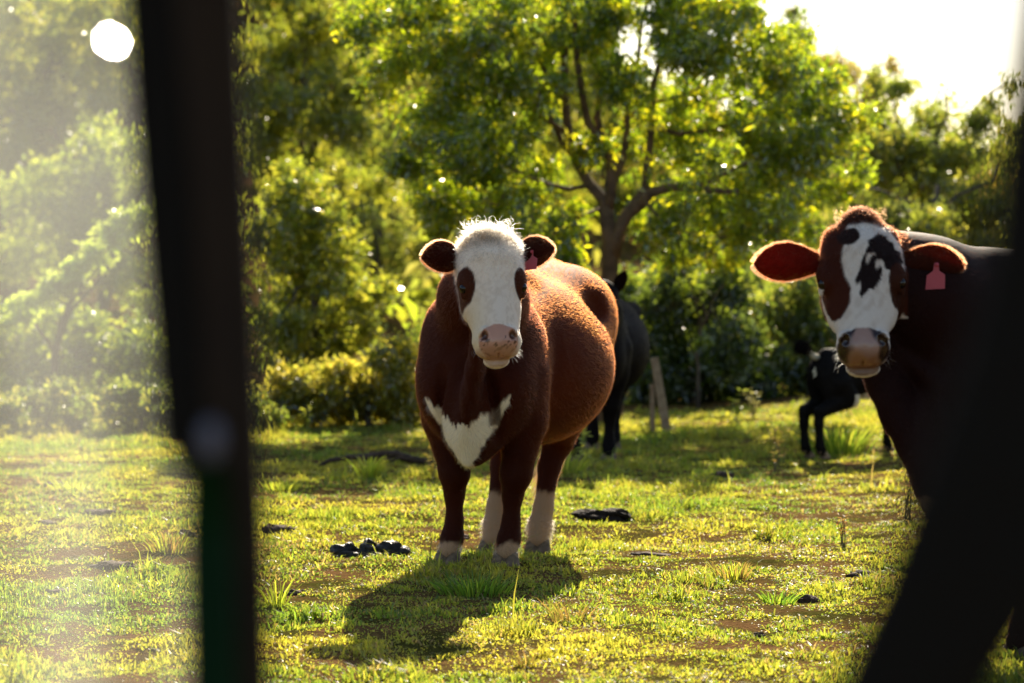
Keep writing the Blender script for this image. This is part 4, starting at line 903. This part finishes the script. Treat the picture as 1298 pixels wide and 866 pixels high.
GR = [(.04, .09, .014), (.06, .12, .016), (.09, .14, .02)]; GY = [(.12, .17, .025), (.16, .19, .03)]; BR = [(.09, .065, .03), (.12, .10, .035), (.07, .08, .02)]
def tf(label, px, py, n, hpx, rpx, cols, w=.0035, lean=.5):
    d = gd(px, py); p = P(px, py, d); tuft('grass_tuft', label, p[0], p[1], n, hpx/F*d, rpx/F*d, cols, w, 'grass tufts in the pasture', 0, lean)
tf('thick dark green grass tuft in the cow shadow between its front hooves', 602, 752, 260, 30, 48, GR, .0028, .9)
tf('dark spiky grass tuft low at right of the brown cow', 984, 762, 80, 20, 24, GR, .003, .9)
tf('reddish dry grass tuft right of the cow shadow', 722, 790, 60, 36, 24, BR, .0022, .4)
tf('small reddish dry tuft below the cow shadow', 663, 846, 40, 28, 12, BR, .002, .3)
tf('tall green grass tuft below the black cow', 716, 600, 90, 38, 26, GY, .004, .9)
tf('yellow green tuft right of the window post', 352, 622, 80, 18, 26, GY, .004, .8)
tf('bright tuft at the shade edge left of the brown cow', 468, 610, 60, 34, 12, GY, .006, .5)
tf('tufted grass in front of the calf hind leg', 1062, 580, 240, 42, 38, GR+GY, .005, .7)
tf('pale grass tuft at the left foreground seen through glass', 95, 560+60, 80, 18, 30, GY, .004, .8)
tf('seeding pale tuft beside the window post at left', 215, 700, 120, 30, 26, GY+BR, .003, .7)
tf('brown grass tuft at right beside the patched cow', 930, 735, 100, 28, 22, BR+GY, .0025, .5)
tf('leaning grass tuft just right of the window post near the bottom', 352, 770, 30, 48, 10, GY, .0035, .7)
weed('slim pale weed standing between the brown and black cows', 740, 592, 15.8, 62, 3, [(.20, .24, .08)], .05, spread=.12, nl=7)
weed('branching weed left of the calf', 985, 600, 15.6, 72, 9, [(.14, .15, .05), (.2, .16, .07)], .035)
weed('spindly weed below the chest of the patched cow', 1150, 655, 12.4, 90, 8, [(.10, .12, .04), (.14, .10, .05)], .03)
weed('dry brown weed in the right lawn', 1068, 700, 10.9, 52, 5, [(.14, .09, .04)], .025)
weed('weed with yellow leaves beside the front leg of the brown cow', 552, 612, 14.9, 52, 5, [(.20, .18, .05)], .04)
weed('leafy weed at the far edge of the lawn', 935, 545, 20.5, 50, 6, [(.12, .16, .04)], .06)
weed('pinkish seeding weed beside the dark gap', 955, 535, 21.5, 40, 8, [(.10, .11, .06)], .05)
weed('thin weed on the left lawn behind the glass', 265, 575, 18, 50, 6, [(.18, .18, .06)], .05)
weed('weed at the foot of the shrubs at left', 390, 548, 20.5, 36, 6, [(.14, .17, .04)], .05)

# ---------------------------------------------------------------- dung, clods, log, timber
def lump(bm_list, c, r, seed, rough=.18, rot=0):
    import bmesh
    bm = bmesh.new(); bmesh.ops.create_icosphere(bm, subdivisions=3, radius=1)
    ca, sa = math.cos(rot), math.sin(rot)
    for v in bm.verts:
        p = np.array(v.co); q = 1+rough*2*(vn(p[0]*1+p[2], p[1]+p[2]*.5, 2.2, seed)+.5*vn(p[0]-p[2], p[1]*2, 5, seed+3)-.75)
        p = p*q*np.array(r); p = np.array([p[0]*ca-p[1]*sa, p[0]*sa+p[1]*ca, p[2]])+np.array(c); v.co = tuple(float(t) for t in p)
    me = bpy.data.meshes.new('lump'); bm.to_mesh(me); bm.free(); me.polygons.foreach_set('use_smooth', [True]*len(me.polygons)); return me
def thing(name, label, cat, px, py, group=None):
    d = gd(px, py); p = P(px, py, d); root = empty(name, (p[0], p[1], float(gz(p[0], p[1])))); return tag(root, label, cat, group), d
def part(name, me, mat, root):
    me.name = name; me.materials.append(mat); return link(bpy.data.objects.new(name, me), root)
r, d = thing('dung_pile', 'glossy black dung pile in folded lobes left of the brown cow', 'dung', 467, 702, 'dung in the pasture'); s_ = d/F
for k, (x, y, z, a, b, c, ro) in enumerate([(-30, 0, 8, 17, 14, 10, .5), (-24, -8, 4, 20, 12, 7, 0), (0, 4, 9, 12, 16, 13, .2), (6, -6, 4, 18, 12, 8, 0), (24, 0, 8, 20, 16, 12, -.3), (38, -4, 5, 14, 12, 8, .3)]):
    part('lobe', lump(None, (x*s_, y*s_, z*s_), (a*s_, b*s_, c*s_), 60+k, .35, ro), M['dung'], r)
M['cake'] = pbr('crusted_dung', (.014, .010, .007), .85, bump=1, scale=40, col2=(.04, .026, .016), spec=.2)
r, d = thing('dung_pat', 'dark crumbly dung pat on the grass right of the brown cow', 'dung', 762, 657, 'dung in the pasture'); s_ = d/F
for k, (x, y, z, a, b, c) in enumerate([(0, 0, 0, 34, 26, 11), (-14, 0, 6, 18, 16, 7), (14, -4, 4, 22, 16, 8)]): part('lobe', lump(None, (x*s_, y*s_, z*s_), (a*s_, b*s_, c*s_), 80+k, .4), M['cake'], r)
mounds = [(353, 672, 22, 8, 'crumbled soil mound just right of the window post'), (372, 755, 16, 6, 'small soil clod below the mound by the window post'), (575, 676, 18, 5, 'soil scrape between dung pile and brown cow'), (66, 614, 18, 5, 'flat dark mound at far left'),
          (128, 648, 20, 6, 'dark mound in the middle of the left lawn'), (58, 666, 14, 5, 'low dark mound near the left edge'), (236, 680, 12, 8, 'dark clod touching the window post'), (142, 722, 22, 5, 'wide dark clod in the left foreground'), (78, 752, 20, 6, 'dark clod in the left corner area'),
          (270, 600, 20, 6, 'clod behind the window post latch'), (915, 605, 14, 5, 'small dark clod far right of the black cow'), (1022, 758, 14, 6, 'dark clod right of the spiky tuft'), (1090, 728, 14, 6, 'dark clod left of the patched cow leg'), (693, 648, 10, 3, 'tiny clod beside the hind hoof'), (960, 808, 10, 5, 'small dark clod low at right'), (820, 700, 24, 3, 'bare reddish patch right of the dung pat')]
for i, (px, py, rr, hh, lab) in enumerate(mounds):
    r, d = thing('soil_clod', lab, 'clod', px, py, 'soil clods in the pasture'); s_ = d/F
    part('crumb', lump(None, (0, 0, 0), (rr*s_, rr*s_*.8, hh*s_), 100+i, .45), M['clod'], r)
    for q in range(3): a = random.uniform(0, 6.28); part('crumb', lump(None, (math.cos(a)*rr*s_*.8, math.sin(a)*rr*s_*.8, 0), (rr*s_*.35, rr*s_*.3, hh*s_*.7), 200+i*3+q, .4), M['clod'], r)
# fallen log in the shade, and the pale plank at the wood's edge
a, b = P(402, 603, 16.), P(560, 596, 16.3); a[2] = float(gz(a[0], a[1]))+.005; b[2] = float(gz(b[0], b[1]))+.015
ro = empty('fallen_branch', a); tag(ro, 'dark rotting branch lying in the strip of shade behind the brown cow', 'branch')
MB().tube(wander((0, 0, 0), b-a, 9, .04), [.01, .015, .02, .026, .03, .022, .03, .022, .012], 8, wob=.3).build('stem', M['clod'], ro)
MB().tube(wander((b-a)*.45, (b-a)*.45+np.array([.25, -.1, .05]), 5, .1), [.02, .016, .012, .009, .005], 6).build('twig', M['clod'], ro)
p = P(845, 545, 20.); p[2] = float(gz(p[0], p[1])); ro = empty('timber_prop', p); tag(ro, 'leaning weathered timber post with cut end right of the black cow', 'post')
def plank(c0, c1, w, t, name, root, mat='wood'):
    c0 = np.array(c0, float); c1 = np.array(c1, float); ax = unit(c1-c0); sd = unit(np.cross(ax, [0, 1, 0.])); nn = np.cross(sd, ax); V = []
    for c, k in ((c0, 1.), (c1, .86)):
        for i, j in ((-1, -1), (1, -1), (1, 1), (-1, 1)): V.append(c+sd*w*i*.5*k+nn*t*j*.5*k)
    o = poly(name, V, [(3, 2, 1, 0), (4, 5, 6, 7), (0, 1, 5, 4), (1, 2, 6, 5), (2, 3, 7, 6), (3, 0, 4, 7)], M[mat], root)
    bv = o.modifiers.new('bevel', 'BEVEL'); bv.width = .006; bv.segments = 2; return o
plank((.02, 0, -.1), (-.10, .05, .62), .075, .06, 'post', ro); plank((-.115, .04, -.1), (-.115, .05, .40), .045, .04, 'brace', ro)

# ---------------------------------------------------------------- the vehicle we look out of
def vehicle():
    root = empty('vehicle_frame', (0, 1.55, 0)); tag(root, 'dark out of focus window frame of the vehicle the photograph is taken from', 'vehicle')
    o = np.array([0, 1.55, 0]); D1 = 1.55
    L = lambda pts, d: np.array([P(x, y, d)-o for x, y in pts])
    def bar(name, pts, w, t, mat, d, seg=16, lean=0):
        """rounded flat bar: half width w, half depth t (pixels) about a path"""
        c = L(pts, d); n = len(c); V = []; s = d/F; W_ = np.broadcast_to(w, (n,)); fs = []
        for p, ww in zip(c, W_):
            for k in range(seg):
                a = 2*math.pi*k/seg; ca, sa = math.cos(a), math.sin(a); e = .55
                V.append(p+np.array([np.sign(ca)*abs(ca)**e*ww*s, np.sign(sa)*abs(sa)**e*t*s, 0]))
        for i in range(n-1):
            for k in range(seg): fs.append((i*seg+k, i*seg+(k+1) % seg, (i+1)*seg+(k+1) % seg, (i+1)*seg+k))
        fs += [tuple(range(seg)), tuple((n-1)*seg+k for k in range(seg))[::-1]]
        return poly(name, V, fs, M[mat], root, True)
    bar('post', [(250, -160), (262, 0), (278, 200), (290, 400), (299, 580), (305, 720), (308, 866), (310, 1000), (312, 1500)], [48, 46, 40, 38, 37, 36, 37, 37, 37], 30, 'brownpaint', D1)
    bar('windscreen_frame', [(196, -160), (205, 0), (216, 150), (226, 300), (236, 450), (242, 560), (254, 596), (266, 616)], [38, 38, 36, 34, 32, 30, 24, 10], 26, 'rubber', D1)
    bar('rubber_seal', [(156, -160), (164, 0), (175, 150), (188, 300), (202, 450), (212, 560)], 7, 12, 'rubber', D1)
    bar('lower_post', [(262, 590), (266, 700), (270, 866), (273, 1000), (275, 1500)], [24, 31, 32, 32, 32], 24, 'greenpaint', D1-.03)
    k = lump(None, tuple(P(267, 560, 1.48)-o), (14*1.48/F, 7*1.48/F, 27*1.48/F), 5, .06); part('latch', k, M['steel'], root)
    # added polished disc on an arm, tilted to flash the sun at the lens
    c = P(142, 52, 1.54)-o; MB().tube([c+np.array([.035, .003, -.004]), c+np.array([.012, .0, -.004])], [.004, .004], 8).build('glint_arm', M['rubber'], root)
    nrm = unit(unit(SDIR)+unit(CAM-(c+o))); a = unit(np.cross(nrm, [1, 0, 0.])); b_ = np.cross(nrm, a)
    V = [c+(a*math.cos(t)+b_*.8*math.sin(t))*.0042+nrm*h_ for h_ in (0, -.004) for t in np.linspace(0, 6.283, 40, endpoint=False)]
    poly('clip', V, [tuple(range(40)), tuple(range(40, 80))[::-1]]+[(i, 40+i, 40+(i+1) % 40, (i+1) % 40) for i in range(40)], M['chrome'], root)
    # pane
    g = L([(-260, -170), (176, -170), (192, 180), (207, 380), (224, 570), (250, 640), (256, 1000), (-260, 1000)], 1.55)
    V = [p+np.array([0, .0, 0]) for p in g]+[p+np.array([0, .004, 0]) for p in g]; n = len(g)
    poly('windscreen_pane', V, [tuple(range(n))], M['glass'], root)
    # right hand roll bar, nearer the lens
    D2 = 1.05; bar('roll_bar', [(1385, -200), (1372, 0), (1358, 150), (1358, 300), (1336, 440), (1286, 600), (1226, 740), (1152, 880), (1088, 1000), (940, 1300)], [84, 84, 92, 104, 116, 124, 116, 104, 98, 96], 40, 'rubber', D2)
    # header and sill outside the frame tie the posts together
    MB().tube([P(120, -190, 1.55)-o, P(700, -215, 1.4)-o, P(1400, -215, 1.05)-o], [.03, .03, .03], 10).build('header_rail', M['brownpaint'], root)
    MB().tube([P(-300, 1120, 1.57)-o, P(650, 1130, 1.4)-o, P(1030, 1130, 1.05)-o], [.035, .035, .035], 10).build('sill_rail', M['greenpaint'], root)
    for x, y in ((312, 2.0), ):
        q = P(311, 1480, D1)-o; MB().tube([q, np.array([q[0], q[1], -.0])], [.02, .02], 8).build('floor_strut', M['greenpaint'], root)
    q = P(940, 1290, D2)-o; MB().tube([q, np.array([q[0], q[1], 0.])], [.03, .03], 8).build('floor_strut', M['greenpaint'], root)
vehicle()
